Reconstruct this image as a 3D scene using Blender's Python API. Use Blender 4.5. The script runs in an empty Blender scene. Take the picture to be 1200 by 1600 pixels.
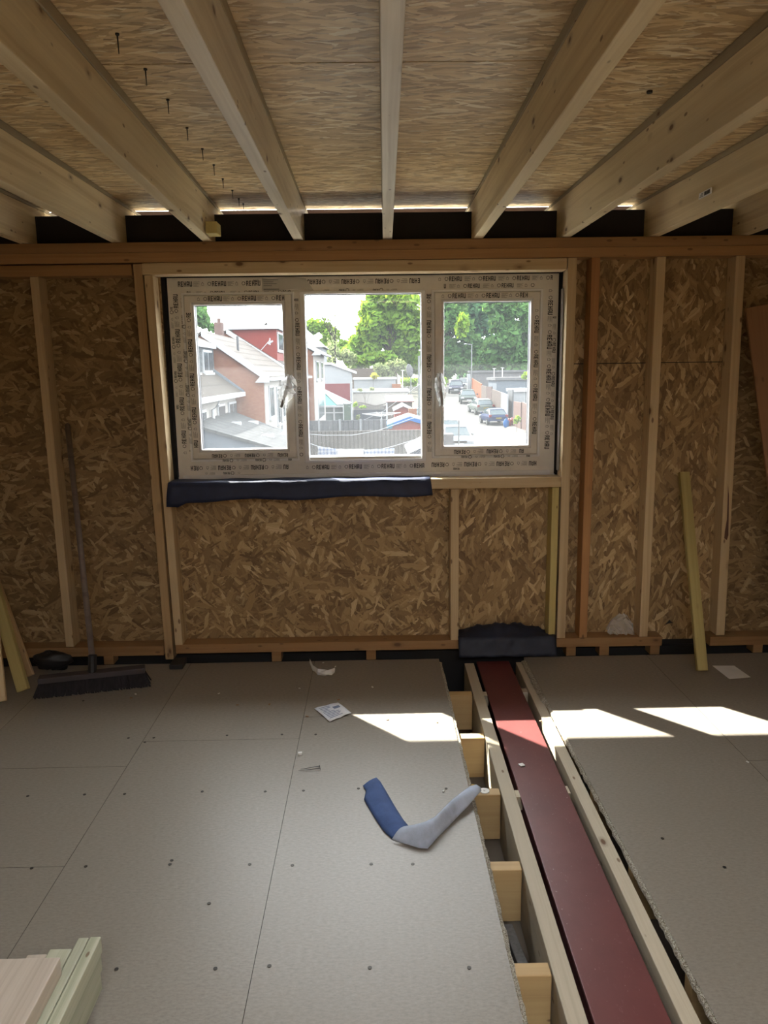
import bpy, bmesh, math, random
from mathutils import Vector, Matrix, Euler
random.seed(7)
C = bpy.context.scene.collection
PI = math.pi

# ------------------------------------------------------------------ camera, world, sun, lights, exposure
EYE = Vector((0, 0, 1.42)); F = 1190.0
M = [[0.9997966, 0.0160729, 0.0121785], [-0.0148768, 0.1801746, 0.9835221], [-0.0136138, 0.9835033, -0.1803771]]
cam = bpy.data.cameras.new('camera'); camo = bpy.data.objects.new('camera', cam); C.objects.link(camo)
right = Vector([M[i][0] for i in range(3)]); up = Vector([M[i][1] for i in range(3)]); fwd = Vector([M[i][2] for i in range(3)])
camo.matrix_world = Matrix(((right.x, up.x, -fwd.x, EYE.x), (right.y, up.y, -fwd.y, EYE.y), (right.z, up.z, -fwd.z, EYE.z), (0, 0, 0, 1)))
cam.sensor_fit = 'VERTICAL'; cam.sensor_height = 24; cam.lens = F/1600*24; cam.clip_start = .05; cam.clip_end = 800
bpy.context.scene.camera = camo

sc = bpy.context.scene
sc.view_settings.view_transform = 'Standard'; sc.view_settings.look = 'None'
sc.view_settings.gamma = 1; sc.view_settings.use_curve_mapping = False
sc.view_settings.exposure = 0.74
w = bpy.data.worlds.new('world'); sc.world = w; w.use_nodes = True
bg = w.node_tree.nodes['Background']; bg.inputs[0].default_value = (.95, .97, 1, 1); bg.inputs[1].default_value = 11.0
sun = bpy.data.lights.new('sun', 'SUN'); suno = bpy.data.objects.new('sun', sun); C.objects.link(suno)
sun.energy = 24; sun.angle = math.radians(.53); sun.color = (1, .95, .86)
sd = Vector((.669, -.743, -1.018))            # the way the sunlight travels
suno.rotation_euler = sd.to_track_quat('-Z', 'Y').to_euler(); suno.location = (-8, 12, 14)
ar = bpy.data.lights.new('rear_fill', 'AREA'); aro = bpy.data.objects.new('rear_fill', ar); C.objects.link(aro)
ar.shape = 'RECTANGLE'; ar.size = 1.5; ar.size_y = 1.0; ar.energy = 4.5; ar.color = (.95, .98, 1)
aro.location = (.25, -.9, 2.30); aro.rotation_euler = (0, 0, 0)     # added fill lamp, unseen, set in a roof opening behind the camera

pr = bpy.data.lights.new('window_portal', 'AREA'); pro = bpy.data.objects.new('window_portal', pr); C.objects.link(pro)
pr.shape = 'RECTANGLE'; pr.size = 1.75; pr.size_y = .9; pr.cycles.is_portal = True
pro.location = (-.04, 3.93, 1.40); pro.rotation_euler = (math.radians(-90), 0, 0)     # only guides sampling of the sky through the window, emits nothing

# ------------------------------------------------------------------ geometry helpers
def ray(x, y):
    c = Vector((x-600, 800-y, F))
    return Vector([sum(M[i][k]*c[k] for k in range(3)) for i in range(3)])
def onY(x, y, Y): v = ray(x, y); return EYE + v*(Y/v.y)
def onZ(x, y, Z=0): v = ray(x, y); return EYE + v*((Z-EYE.z)/v.z)

class MB:
    def __init__(s): s.v = []; s.f = []; s.m = []
    def add(s, vs, fs, mi=0):
        o = len(s.v); s.v += [tuple(p) for p in vs]; s.f += [tuple(i+o for i in f) for f in fs]; s.m += [mi]*len(fs); return s
    def box(s, x0, x1, y0, y1, z0, z1, mi=0):
        vs = [(x0,y0,z0),(x1,y0,z0),(x1,y1,z0),(x0,y1,z0),(x0,y0,z1),(x1,y0,z1),(x1,y1,z1),(x0,y1,z1)]
        return s.add(vs, [(0,3,2,1),(4,5,6,7),(0,1,5,4),(1,2,6,5),(2,3,7,6),(3,0,4,7)], mi)
    def ext(s, poly, d, mi=0):            # polygon (3D points) extruded by vector d
        n = len(poly); a = [Vector(p) for p in poly]; b = [p+Vector(d) for p in a]
        return s.add(a+b, [tuple(range(n))[::-1], tuple(range(n, 2*n))] + [(i, (i+1) % n, (i+1) % n+n, i+n) for i in range(n)], mi)
    def tube(s, pts, r, n=8, mi=0):
        pts = [Vector(p) for p in pts]; rs = r if isinstance(r, (list, tuple)) else [r]*len(pts)
        vs = []; fs = []
        for i, p in enumerate(pts):
            d = (pts[min(i+1, len(pts)-1)]-pts[max(i-1, 0)]).normalized()
            u = d.cross(Vector((0,0,1)) if abs(d.z) < .9 else Vector((1,0,0))).normalized(); v = d.cross(u)
            for k in range(n):
                a = 2*PI*k/n; vs.append(p+(u*math.cos(a)+v*math.sin(a))*rs[i])
        for i in range(len(pts)-1):
            for k in range(n): fs.append((i*n+k, i*n+(k+1) % n, (i+1)*n+(k+1) % n, (i+1)*n+k))
        fs.append(tuple(range(n))[::-1]); fs.append(tuple(range((len(pts)-1)*n, len(pts)*n)))
        return s.add(vs, fs, mi)
    def grid(s, rows, mi=0, th=0):       # rows of points -> surface, optional thickness downwards
        nr, nc = len(rows), len(rows[0]); vs = [Vector(p) for r in rows for p in r]
        fs = [(i*nc+j, i*nc+j+1, (i+1)*nc+j+1, (i+1)*nc+j) for i in range(nr-1) for j in range(nc-1)]
        s.add(vs, fs, mi)
        return s
    def sphere(s, c, r, mi=0, nu=10, nv=6, sq=(1,1,1)):
        vs = []; fs = []
        for i in range(nv+1):
            t = PI*i/nv
            for k in range(nu):
                a = 2*PI*k/nu; vs.append((c[0]+r*sq[0]*math.sin(t)*math.cos(a), c[1]+r*sq[1]*math.sin(t)*math.sin(a), c[2]+r*sq[2]*math.cos(t)))
        for i in range(nv):
            for k in range(nu): fs.append((i*nu+k, (i+1)*nu+k, (i+1)*nu+(k+1) % nu, i*nu+(k+1) % nu))
        return s.add(vs, fs, mi)
    def build(s, name, mats, parent=None, bevel=0, smooth=False, solid=0, sub=0, fixn=True):
        me = bpy.data.meshes.new(name); me.from_pydata(s.v, [], s.f)
        if not isinstance(mats, (list, tuple)): mats = [mats]
        for m in mats: me.materials.append(m)
        for p, i in zip(me.polygons, s.m): p.material_index = i
        if fixn:
            b = bmesh.new(); b.from_mesh(me); bmesh.ops.recalc_face_normals(b, faces=b.faces)
            b.to_mesh(me); b.free()
        if smooth: me.polygons.foreach_set('use_smooth', [True]*len(me.polygons))
        o = bpy.data.objects.new(name, me); C.objects.link(o)
        if solid:
            md = o.modifiers.new('thickness', 'SOLIDIFY'); md.thickness = solid; md.offset = 0
        if sub:
            md = o.modifiers.new('smooth', 'SUBSURF'); md.levels = sub; md.render_levels = sub
        if bevel:
            md = o.modifiers.new('edge', 'BEVEL'); md.width = bevel; md.segments = 2; md.limit_method = 'ANGLE'
        if parent is not None: adopt(o, parent)
        return o
def adopt(o, p):
    o.parent = p
    if p.type == 'EMPTY': o.matrix_parent_inverse = p.matrix_basis.inverted()
def tag(o, label, cat, group=None, kind=None):
    o['label'] = label; o['category'] = cat
    if group: o['group'] = group
    if kind: o['kind'] = kind
    return o
def struct(o): o['kind'] = 'structure'; return o
def thing(name, loc, label, cat, group=None):
    o = bpy.data.objects.new(name, None); C.objects.link(o); o.location = loc; o.empty_display_size = .1
    return tag(o, label, cat, group)

def board(name, p0, p1, wd, ht, mat, upv=(0,0,1), bevel=.0025, parent=None, ht1=None):
    """timber from p0 to p1 (centre line), wd across, ht along upv"""
    p0 = Vector(p0); p1 = Vector(p1); L = (p1-p0).length; x = (p1-p0).normalized()
    u = Vector(upv); u = (u-x*u.dot(x)).normalized(); y = u.cross(x)
    h1 = ht if ht1 is None else ht1
    n = 14; mb = MB(); prof = []
    vs = []; fs = []
    for i in range(n+1):
        t = i/n; xx = -L/2+L*t; hh = ht+(h1-ht)*t
        b = -ht/2
        vs += [(xx, -wd/2, b), (xx, wd/2, b), (xx, wd/2, b+hh), (xx, -wd/2, b+hh)]
    for i in range(n):
        a = i*4
        for k in range(4): fs.append((a+k, a+(k+1) % 4, a+4+(k+1) % 4, a+4+k))
    fs += [(3,2,1,0), (n*4, n*4+1, n*4+2, n*4+3)]
    mb.add(vs, fs)
    o = mb.build(name, mat, bevel=bevel)
    o.matrix_world = Matrix(((x.x, y.x, u.x, 0), (x.y, y.y, u.y, 0), (x.z, y.z, u.z, 0), (0,0,0,1)))
    o.location = (p0+p1)/2
    if parent is not None: adopt(o, parent)
    return o

# ------------------------------------------------------------------ materials
class NT:
    def __init__(s, name):
        s.mat = bpy.data.materials.new(name); s.mat.use_nodes = True; s.t = s.mat.node_tree; s.n = s.t.nodes
        s.bsdf = s.n['Principled BSDF']; s.out = s.n['Material Output']
    def new(s, typ, **kw):
        o = s.n.new(typ)
        for k, v in kw.items(): setattr(o, k, v)
        return o
    def link(s, a, b): s.t.links.new(a, b)
    def setin(s, node, key, val):
        if hasattr(val, 'is_output') or isinstance(val, bpy.types.NodeSocket): s.link(val, node.inputs[key])
        else: node.inputs[key].default_value = val
    def math(s, op, a, b=0.0, c=None):
        n = s.new('ShaderNodeMath', operation=op); s.setin(n, 0, a); s.setin(n, 1, b)
        if c is not None: s.setin(n, 2, c)
        return n.outputs[0]
    def mix(s, f, a, b, mode='MIX'):
        n = s.new('ShaderNodeMix', data_type='RGBA', blend_type=mode)
        s.setin(n, 0, f); s.setin(n, 6, a); s.setin(n, 7, b); return n.outputs[2]
    def ramp(s, f, stops, interp='LINEAR'):
        n = s.new('ShaderNodeValToRGB'); s.link(f, n.inputs[0]); e = n.color_ramp.elements; n.color_ramp.interpolation = interp
        while len(e) < len(stops): e.new(.5)
        for i, (p, c) in enumerate(stops): e[i].position = p; e[i].color = (*c, 1) if len(c) == 3 else c
        return n.outputs[0]
    def mapping(s, vec, sc=(1,1,1), rot=(0,0,0), loc=(0,0,0)):
        n = s.new('ShaderNodeMapping'); s.link(vec, n.inputs[0])
        n.inputs['Scale'].default_value = sc; n.inputs['Rotation'].default_value = rot; n.inputs['Location'].default_value = loc
        return n.outputs[0]
    def noise(s, vec, scale=5, detail=4, rough=.5, dist=0, col=False):
        n = s.new('ShaderNodeTexNoise'); s.link(vec, n.inputs['Vector']); n.inputs['Scale'].default_value = scale
        n.inputs['Detail'].default_value = detail; n.inputs['Roughness'].default_value = rough; n.inputs['Distortion'].default_value = dist
        return n.outputs['Color' if col else 'Fac']
    def bump(s, h, st=.3, dist=.01):
        n = s.new('ShaderNodeBump'); s.link(h, n.inputs['Height']); n.inputs['Strength'].default_value = st; n.inputs['Distance'].default_value = dist
        s.link(n.outputs[0], s.bsdf.inputs['Normal'])
    def obj(s): return s.new('ShaderNodeTexCoord').outputs['Object']

def plain(name, col, rough=.6, metal=0, var=.08, scale=6, bump=0, bscale=60, stretch=(1,1,1)):
    t = NT(name); o = t.mapping(t.obj(), stretch)
    f = t.noise(o, scale, 5, .6)
    c = t.ramp(f, [(.3, tuple(max(0, x*(1-var)) for x in col)), (.7, tuple(min(1, x*(1+var)) for x in col))])
    t.link(c, t.bsdf.inputs['Base Color']); t.bsdf.inputs['Roughness'].default_value = rough; t.bsdf.inputs['Metallic'].default_value = metal
    if bump: t.bump(t.noise(o, bscale, 4), bump, .004)
    return t.mat

def wood(name, light, dark, knot=(.14,.07,.03), axis=0, rough=.62, kn=.085, blotch=None, grain=1.0):
    t = NT(name); o = t.obj()
    info = t.new('ShaderNodeObjectInfo')
    off = t.math('MULTIPLY', info.outputs['Random'], 37.0)
    cb = t.new('ShaderNodeCombineXYZ')
    for i in range(3): t.link(off, cb.inputs[i])
    va = t.new('ShaderNodeVectorMath', operation='ADD'); t.link(o, va.inputs[0]); t.link(cb.outputs[0], va.inputs[1]); v = va.outputs[0]
    def st(a, b):
        s = [b, b, b]; s[axis] = a; return tuple(s)
    warp = t.noise(t.mapping(v, st(1.2, 5)), 1, 3, .5, 0, True)
    wm = t.new('ShaderNodeVectorMath', operation='SCALE'); t.link(warp, wm.inputs[0]); wm.inputs['Scale'].default_value = .05
    wa = t.new('ShaderNodeVectorMath', operation='ADD'); t.link(v, wa.inputs[0]); t.link(wm.outputs[0], wa.inputs[1])
    rings = t.noise(t.mapping(wa.outputs[0], st(.35, 26*grain)), 1, 3, .55, .3)
    fine = t.noise(t.mapping(v, st(5, 260)), 1, 3, .6)
    big = t.noise(t.mapping(v, st(1.2, 4)), 1, 3, .5)
    mid = tuple((a*.62+b*.38) for a, b in zip(light, dark))
    c = t.ramp(rings, [(.32, dark), (.44, mid), (.52, light), (.62, mid), (.7, light)])
    c = t.mix(.30, c, (*light, 1))
    c = t.mix(t.math('MULTIPLY', t.math('SUBTRACT', fine, .35), .35), c, (*dark, 1))
    c = t.mix(t.ramp(big, [(.42, (0,0,0)), (.75, (.6,.6,.6))]), c, (*(blotch or mid), 1))
    br = t.math('ADD', t.math('MULTIPLY', info.outputs['Random'], .22), .88)
    hs = t.new('ShaderNodeHueSaturation'); t.link(c, hs.inputs['Color']); t.link(br, hs.inputs['Value']); c = hs.outputs[0]
    vo = t.new('ShaderNodeTexVoronoi'); t.link(t.mapping(v, st(4.5, 9)), vo.inputs['Vector']); vo.inputs['Scale'].default_value = 1
    km = t.ramp(vo.outputs['Distance'], [(kn*.75, (1,1,1)), (kn*1.15, (.35,.35,.35)), (kn*2.2, (0,0,0))])
    c = t.mix(km, c, (*knot, 1))
    vo2 = t.new('ShaderNodeTexVoronoi'); t.link(t.mapping(v, st(8, 19), loc=(3, 5, 7)), vo2.inputs['Vector']); vo2.inputs['Scale'].default_value = 1
    c = t.mix(t.ramp(vo2.outputs['Distance'], [(kn*.9, (.8,.8,.8)), (kn*1.5, (0,0,0))]), c, (*knot, 1))
    t.link(c, t.bsdf.inputs['Base Color']); t.bsdf.inputs['Roughness'].default_value = rough
    t.bump(fine, .12, .002)
    return t.mat

def osb(name, u, v, ang0, spread, cols, length=9, width=42, dark=.3, seed=0, rough=.55):
    """oriented strand board: layered random flakes"""
    t = NT(name); o = t.obj()
    sx = t.new('ShaderNodeSeparateXYZ'); t.link(o, sx.inputs[0])
    cb = t.new('ShaderNodeCombineXYZ'); t.link(sx.outputs[u], cb.inputs[0]); t.link(sx.outputs[v], cb.inputs[1])
    wob = t.noise(cb.outputs[0], 34, 2, .5, 0, True)
    ws = t.new('ShaderNodeVectorMath', operation='SCALE'); t.link(wob, ws.inputs[0]); ws.inputs['Scale'].default_value = .012
    va = t.new('ShaderNodeVectorMath', operation='ADD'); t.link(cb.outputs[0], va.inputs[0]); t.link(ws.outputs[0], va.inputs[1])
    best = None; bc = None; rnd = random.Random(seed)
    for i in range(6):
        a = math.radians(ang0 + (i-2.5)/2.5*spread + rnd.uniform(-6, 6))
        rt = t.new('ShaderNodeVectorRotate', rotation_type='Z_AXIS'); t.link(va.outputs[0], rt.inputs['Vector']); rt.inputs['Angle'].default_value = a
        k = rnd.uniform(.8, 1.8) if i else .6
        m = t.mapping(rt.outputs[0], (length*k, width*k*rnd.uniform(.9, 1.5), 1), loc=(i*7.3+seed, i*3.1, 0))
        vo = t.new('ShaderNodeTexVoronoi', voronoi_dimensions='2D'); t.link(m, vo.inputs['Vector']); vo.inputs['Scale'].default_value = 1
        sc_ = t.new('ShaderNodeSeparateColor'); t.link(vo.outputs['Color'], sc_.inputs[0])
        pr = t.math('SUBTRACT', sc_.outputs[0] if i else t.math('SUBTRACT', sc_.outputs[0], .06), t.math('MULTIPLY', vo.outputs['Distance'], .35))
        strk = t.noise(t.mapping(m, (.6, 5, 1)), 1, 3, .7)
        tone = t.math('ADD', t.math('MULTIPLY', sc_.outputs[1], .75), t.math('MULTIPLY', strk, .42))
        if best is None: best, bt = pr, tone
        else:
            g = t.math('GREATER_THAN', pr, best)
            bt = t.math('ADD', t.math('MULTIPLY', g, tone), t.math('MULTIPLY', t.math('SUBTRACT', 1.0, g), bt))
            best = t.math('MAXIMUM', pr, best)
    c = t.ramp(bt, [(.1, cols[0]), (.3, cols[1]), (.6, cols[2]), (.85, cols[3]), (1, cols[4])])
    gap = t.ramp(best, [(.50, (1,1,1)), (.66, (0,0,0))])
    c = t.mix(t.math('MULTIPLY', gap, dark), c, (.10, .05, .02, 1))
    fl = t.ramp(t.noise(cb.outputs[0], 55, 3, .7), [(.66, (0,0,0)), (.74, (1,1,1))])
    c = t.mix(t.math('MULTIPLY', fl, .45), c, (.09, .045, .02, 1))
    bg_ = t.noise(cb.outputs[0], 2.2, 3, .5)
    c = t.mix(t.ramp(bg_, [(.4, (0,0,0)), (.75, (.3,.3,.3))]), c, (*cols[1], 1))
    t.link(c, t.bsdf.inputs['Base Color']); t.bsdf.inputs['Roughness'].default_value = rough
    t.bump(best, .35, .004)
    return t.mat

OC = [(.115,.06,.026), (.235,.145,.062), (.36,.235,.105), (.49,.34,.165), (.68,.52,.30)]
OC_SHADED = [tuple(x*.78 for x in c) for c in OC]  # board colours darkened to stand in for the shade in the wall bays
M_osb_h = osb('osb_wall_cross_shaded', 0, 2, 0, 62, OC_SHADED, 9, 40, .5, 1)
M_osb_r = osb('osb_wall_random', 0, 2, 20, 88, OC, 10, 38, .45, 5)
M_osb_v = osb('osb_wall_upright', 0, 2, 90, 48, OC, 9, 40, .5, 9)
CC = [(.24,.135,.055), (.50,.33,.155), (.70,.51,.26), (.85,.67,.39), (.96,.87,.66)]
M_osb_c = osb('osb_roof_deck', 0, 1, 0, 22, CC, 11, 48, .32, 3, .42)
M_osb_s = osb('osb_side', 1, 2, 0, 40, OC, 9, 40, .5, 4)

M_stud = wood('pine_stud', (.50,.35,.18), (.33,.19,.085))
M_stud_pale = wood('pine_pale', (.62,.48,.29), (.42,.28,.14))
M_orange = wood('pine_orange', (.47,.25,.10), (.29,.125,.045))
M_plate = wood('pine_plate', (.38,.215,.09), (.25,.125,.045))
M_joist = wood('joist_pine', (.84,.71,.46), (.56,.41,.21), blotch=(.52,.42,.25), kn=.075)
M_joist_grey = wood('joist_weathered', (.84,.76,.60), (.54,.45,.32), blotch=(.44,.37,.26), kn=.07, rough=.42)
M_firring = wood('firring_timber', (.40,.33,.21), (.24,.19,.11), kn=.05)
M_sub = wood('subfloor_timber', (.54,.47,.35), (.38,.31,.21), kn=.07)
M_subjoist = wood('floor_joist_pine', (.52,.36,.17), (.37,.23,.09), kn=.07)
M_yellow = wood('treated_batten', (.50,.41,.16), (.36,.28,.09), kn=.06)
M_green = wood('treated_green', (.46,.46,.34), (.28,.29,.19), kn=.06, grain=1.6)
M_stackp = wood('stack_planed', (.58,.50,.41), (.34,.27,.20), kn=.05, grain=1.0)
M_darkwood = wood('dark_blocking', (.16,.085,.045), (.09,.05,.025))

def chipboard(name, base, stretch):
    t = NT(name); o = t.obj(); m = t.mapping(o, stretch)
    a = t.noise(m, 70, 4, .7); b = t.noise(o, 1.4, 4, .6); c3 = t.noise(m, 260, 2, .6)
    d = tuple(x*.72 for x in base); l = tuple(min(1, x*1.28) for x in base)
    c = t.ramp(a, [(.3, d), (.5, base), (.72, l)])
    c = t.mix(t.math('MULTIPLY', c3, .45), c, (*base, 1))
    c = t.mix(t.ramp(b, [(.35, (0,0,0)), (.7, (.4,.4,.4))]), c, (base[0]*.86, base[1]*.84, base[2]*.80, 1))
    t.link(c, t.bsdf.inputs['Base Color'])
    t.bsdf.inputs['Roughness'].default_value = .42
    t.bump(a, .03, .001)
    return t.mat
M_chip = chipboard('chipboard_floor', (.246,.217,.180), (1, 2.2, 1))
tt = NT('chipboard_edge'); vv = tt.new('ShaderNodeTexVoronoi'); tt.link(tt.obj(), vv.inputs['Vector']); vv.inputs['Scale'].default_value = 330
tt.link(tt.ramp(tt.math('FRACT', tt.math('MULTIPLY', vv.outputs['Color'], 3.3)), [(0, (.30,.25,.17)), (.45, (.55,.49,.38)), (1, (.80,.76,.66))]), tt.bsdf.inputs['Base Color'])
tt.bsdf.inputs['Roughness'].default_value = .9; tt.bump(vv.outputs['Distance'], 1, .01); M_chipedge = tt.mat

t = NT('red_oxide_steel'); o = t.obj(); n1 = t.noise(o, 4, 6, .65); n2 = t.noise(t.mapping(o, (6, 2, 1)), 18, 5, .7)
c = t.ramp(n1, [(.3, (.112,.027,.026)), (.7, (.155,.041,.038))])
c = t.mix(t.ramp(n2, [(.62, (0,0,0)), (.78, (.5,.5,.5))]), c, (.30,.15,.14,1))
c = t.mix(t.ramp(t.noise(o, 120, 3, .6), [(.70, (0,0,0)), (.76, (.6,.6,.6))]), c, (.55,.42,.38,1))
t.link(c, t.bsdf.inputs['Base Color']); t.bsdf.inputs['Roughness'].default_value = .42; M_red = t.mat

M_upvc = plain('white_upvc', (.78,.79,.80), .35, var=.02)
M_film = plain('protective_film', (.72,.70,.655), .38, var=.06, scale=14, stretch=(1,1,1))
M_ink = plain('black_ink', (.025,.025,.028), .5)
M_inkgrey = plain('grey_ink', (.16,.16,.16), .5)
M_gasket = plain('black_gasket', (.02,.02,.025), .6)
M_label = plain('paper_label', (.66,.65,.62), .6)
M_metal = plain('brushed_metal', (.55,.54,.52), .3, .9)
M_handle = plain('handle_grey', (.32,.31,.30), .4, .5)
M_black = plain('black_plastic', (.012,.012,.014), .55)
M_void = plain('dark_membrane', (.015,.014,.014), .8)
def fabric(name, col, rough=.85):
    t = NT(name); o = t.obj(); f = t.noise(o, 260, 3, .6); g = t.noise(o, 14, 4, .6)
    c = t.ramp(g, [(.3, tuple(x*.8 for x in col)), (.7, tuple(x*1.25 for x in col))])
    t.link(c, t.bsdf.inputs['Base Color']); t.bsdf.inputs['Roughness'].default_value = rough; t.bump(f, .25, .002); return t.mat
M_navy = fabric('navy_membrane', (.013,.021,.060), .6)
M_navydark = fabric('navy_membrane_dark', (.010,.015,.034), .6)
M_blue = fabric('blue_membrane', (.045,.09,.24))
M_bluegrey = fabric('membrane_grey_back', (.40,.45,.55))
M_card = plain('white_card', (.74,.73,.70), .7)
M_paper = plain('leaflet_paper', (.80,.82,.86), .6, var=.03)
M_wool = plain('mineral_wool', (.50,.36,.13), .95, var=.5, scale=60, bump=1, bscale=90)
M_foam = plain('grey_foam', (.22,.22,.22), .8, var=.2, scale=80)
M_chiptrim = plain('packer_plastic', (.82,.82,.80), .4)
M_nail = plain('dark_nail', (.05,.045,.04), .45, .8)
M_bristle = plain('bristles', (.018,.016,.02), .9, var=.5, scale=90, stretch=(1,1,.1))
M_broomwood = wood('broom_handle_wood', (.20,.16,.14), (.12,.09,.08), kn=.02)
t = NT('glass_pane'); o = t.obj()
for nd in [t.bsdf]: t.n.remove(nd)
tr = t.new('ShaderNodeBsdfTransparent'); tr.inputs[0].default_value = (.97, .985, .98, 1)
di = t.new('ShaderNodeBsdfTranslucent'); di.inputs[0].default_value = (.85, .9, .95, 1)
gl = t.new('ShaderNodeBsdfGlossy'); gl.inputs['Roughness'].default_value = .02
mx = t.new('ShaderNodeMixShader'); mx2 = t.new('ShaderNodeMixShader')
dust = t.noise(o, 5, 5, .6); spots = t.ramp(t.noise(o, 46, 2, .6), [(.70, (0,0,0)), (.75, (1,1,1))])
fac = t.math('ADD', t.math('ADD', t.math('MULTIPLY', dust, .011), .006), t.math('MULTIPLY', spots, .03))
t.link(fac, mx.inputs[0]); t.link(tr.outputs[0], mx.inputs[1]); t.link(di.outputs[0], mx.inputs[2])
mx2.inputs[0].default_value = .015; t.link(mx.outputs[0], mx2.inputs[1]); t.link(gl.outputs[0], mx2.inputs[2])
t.link(mx2.outputs[0], t.out.inputs[0]); M_glass = t.mat
def clear(name, col, alpha):
    t = NT(name); tr = t.new('ShaderNodeBsdfTransparent'); mx = t.new('ShaderNodeMixShader')
    t.bsdf.inputs['Base Color'].default_value = (*col, 1); t.bsdf.inputs['Roughness'].default_value = .2
    t.link(tr.outputs[0], mx.inputs[1]); t.link(t.bsdf.outputs[0], mx.inputs[2]); mx.inputs[0].default_value = alpha
    t.link(mx.outputs[0], t.out.inputs[0]); return t.mat
M_wrap = clear('clear_plastic_wrap', (.85,.87,.88), .42)

M_seam = plain('board_seam', (.05,.04,.03), .9)
# ------------------------------------------------------------------ room shell
YW = 3.68          # inner face of the studs
YS = 3.77          # sheathing
def chip_panels(name, panels, z=0):
    mb = MB()
    for (x0, x1, y0, y1) in panels:
        g = .0007; a, b, c_, d = x0+g, x1-g, y0+g, y1-g
        mb.add([(a,c_,z-.022),(b,c_,z-.022),(b,d,z-.022),(a,d,z-.022),(a,c_,z),(b,c_,z),(b,d,z),(a,d,z)], [(4,5,6,7)], 0)
        o_ = len(mb.v)-8
        for q_, f in enumerate([(0,3,2,1),(0,1,5,4),(1,2,6,5),(2,3,7,6),(3,0,4,7)]):
            mb.f.append(tuple(i+o_ for i in f)); mb.m.append(1 if (q_ == 2 and abs(x1-.311) < .01) or (q_ == 4 and abs(x0-.739) < .01) or (q_ == 3 and y1 == YF) else 2)
    return struct(mb.build(name, [M_chip, M_chipedge, M_seam]))
XL, XR, YB, YF = -2.25, 2.2, -2.6, 3.63
left = [(-.313, .311, YB, .40), (-.313, .311, .40, 2.997), (-.313, .311, 2.997, YF),
        (-.931, -.313, YB, .6), (-.931, -.313, .6, 2.807), (-.931, -.313, 2.807, YF),
        (-1.549, -.931, YB, .2), (-1.549, -.931, .2, 2.034), (-1.549, -.931, 2.034, 2.615), (-1.549, -.931, 2.615, YF),
        (XL, -1.549, YB, 1.2), (XL, -1.549, 1.2, YF)]
chip_panels('floor', left)
rightp = [(.739, 1.356, YB, .4), (.739, 1.356, .4, YF), (1.356, XR, YB, 2.565), (1.356, XR, 2.565, YF)]
chip_panels('floor', rightp)
# strip of tongue and crumbled edge at the channel
rnd = random.Random(3)
mb = MB(); rows = []
for side, x0, sg in ((0, .310, 1), (1, .7395, -1)):
    ys = [YB+i*.02 for i in range(int((YF-YB)/.02))]
    top = []; bot = []
    for y in ys:
        wdt = .013+rnd.uniform(-.002, .002)
        if side == 1:
            wdt = (.004+rnd.uniform(0, .006)) if y < 3.13 else .018+rnd.uniform(-.003, .003)
        top.append((x0, y, -.0025-rnd.random()*.002)); bot.append((x0+sg*wdt, y, -.007-rnd.random()*.003))
    low = [(p[0], p[1], -.021) for p in bot]
    mb.grid([top, bot, low])
struct(mb.build('trim_1', M_chipedge))

# void below the floor and its bottom
mb = MB(); mb.box(XL, XR, YB, YS+.05, -.30, -.27)
struct(mb.build('ceiling', plain('ceiling_below', (.20,.16,.12), .9)))
# external wall sheathing with the window opening
WX0, WX1, WZ0, WZ1 = -1.0, .925, .895, 1.885
def sheath(name, rects, mat, y0=YS, y1=YS+.012):
    mb = MB()
    for (x0, x1, z0, z1) in rects: mb.box(x0+.0012, x1-.0012, y0, y1, z0, z1)
    return struct(mb.build(name, mat))
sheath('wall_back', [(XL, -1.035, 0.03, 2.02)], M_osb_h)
sheath('wall_back', [(-1.035, .395, 0.03, WZ0), (-1.035, WX0, WZ0, 2.02), (WX0, WX1, WZ1, 2.02)], M_osb_r)
sheath('wall_back', [(.395, .94, 0.03, WZ0), (WX1, .94, WZ0, 2.02), (.94, 1.745, 0.03, 1.446), (.94, 1.745, 1.450, 2.02)], M_osb_v)
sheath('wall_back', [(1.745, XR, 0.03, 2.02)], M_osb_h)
# outer skin of the wall (black membrane and render) around the opening
mb = MB()
mb.box(XL, XR, YS-.02, YS+.012, -.3, .0)
for (x0, x1, z0, z1) in [(XL, WX0, -.4, 2.16), (WX1, XR, -.4, 2.16), (WX0, WX1, -.4, WZ0-.02), (WX0, WX1, WZ1, 2.16)]:
    mb.box(x0, x1, YS+.013, YS+.05, z0, z1)
x0, x1, z0, z1 = -.975, .895, .915, 1.868
for (a, b, c_, d) in [(XL, x0, -.4, 2.16), (x1, XR, -.4, 2.16), (x0, x1, -.4, z0), (x0, x1, z1, 2.16)]: mb.box(a, b, 3.868, 3.90, c_, d)
struct(mb.build('wall_outer', M_void))
mb = MB(); mb.box(XL-.05, XL, YB, YS+.05, -.3, 2.3); struct(mb.build('wall_left', M_osb_s))
mb = MB(); mb.box(XR, XR+.05, YB, YS+.05, -.3, 2.3); struct(mb.build('wall_right', M_osb_s))
mb = MB()
for (x0, x1, z0, z1) in [(XL, XR, -.3, 2.3)]:
    mb.box(x0, x1, YB-.05, YB, z0, z1)
struct(mb.build('wall_rear', M_osb_h))
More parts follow.
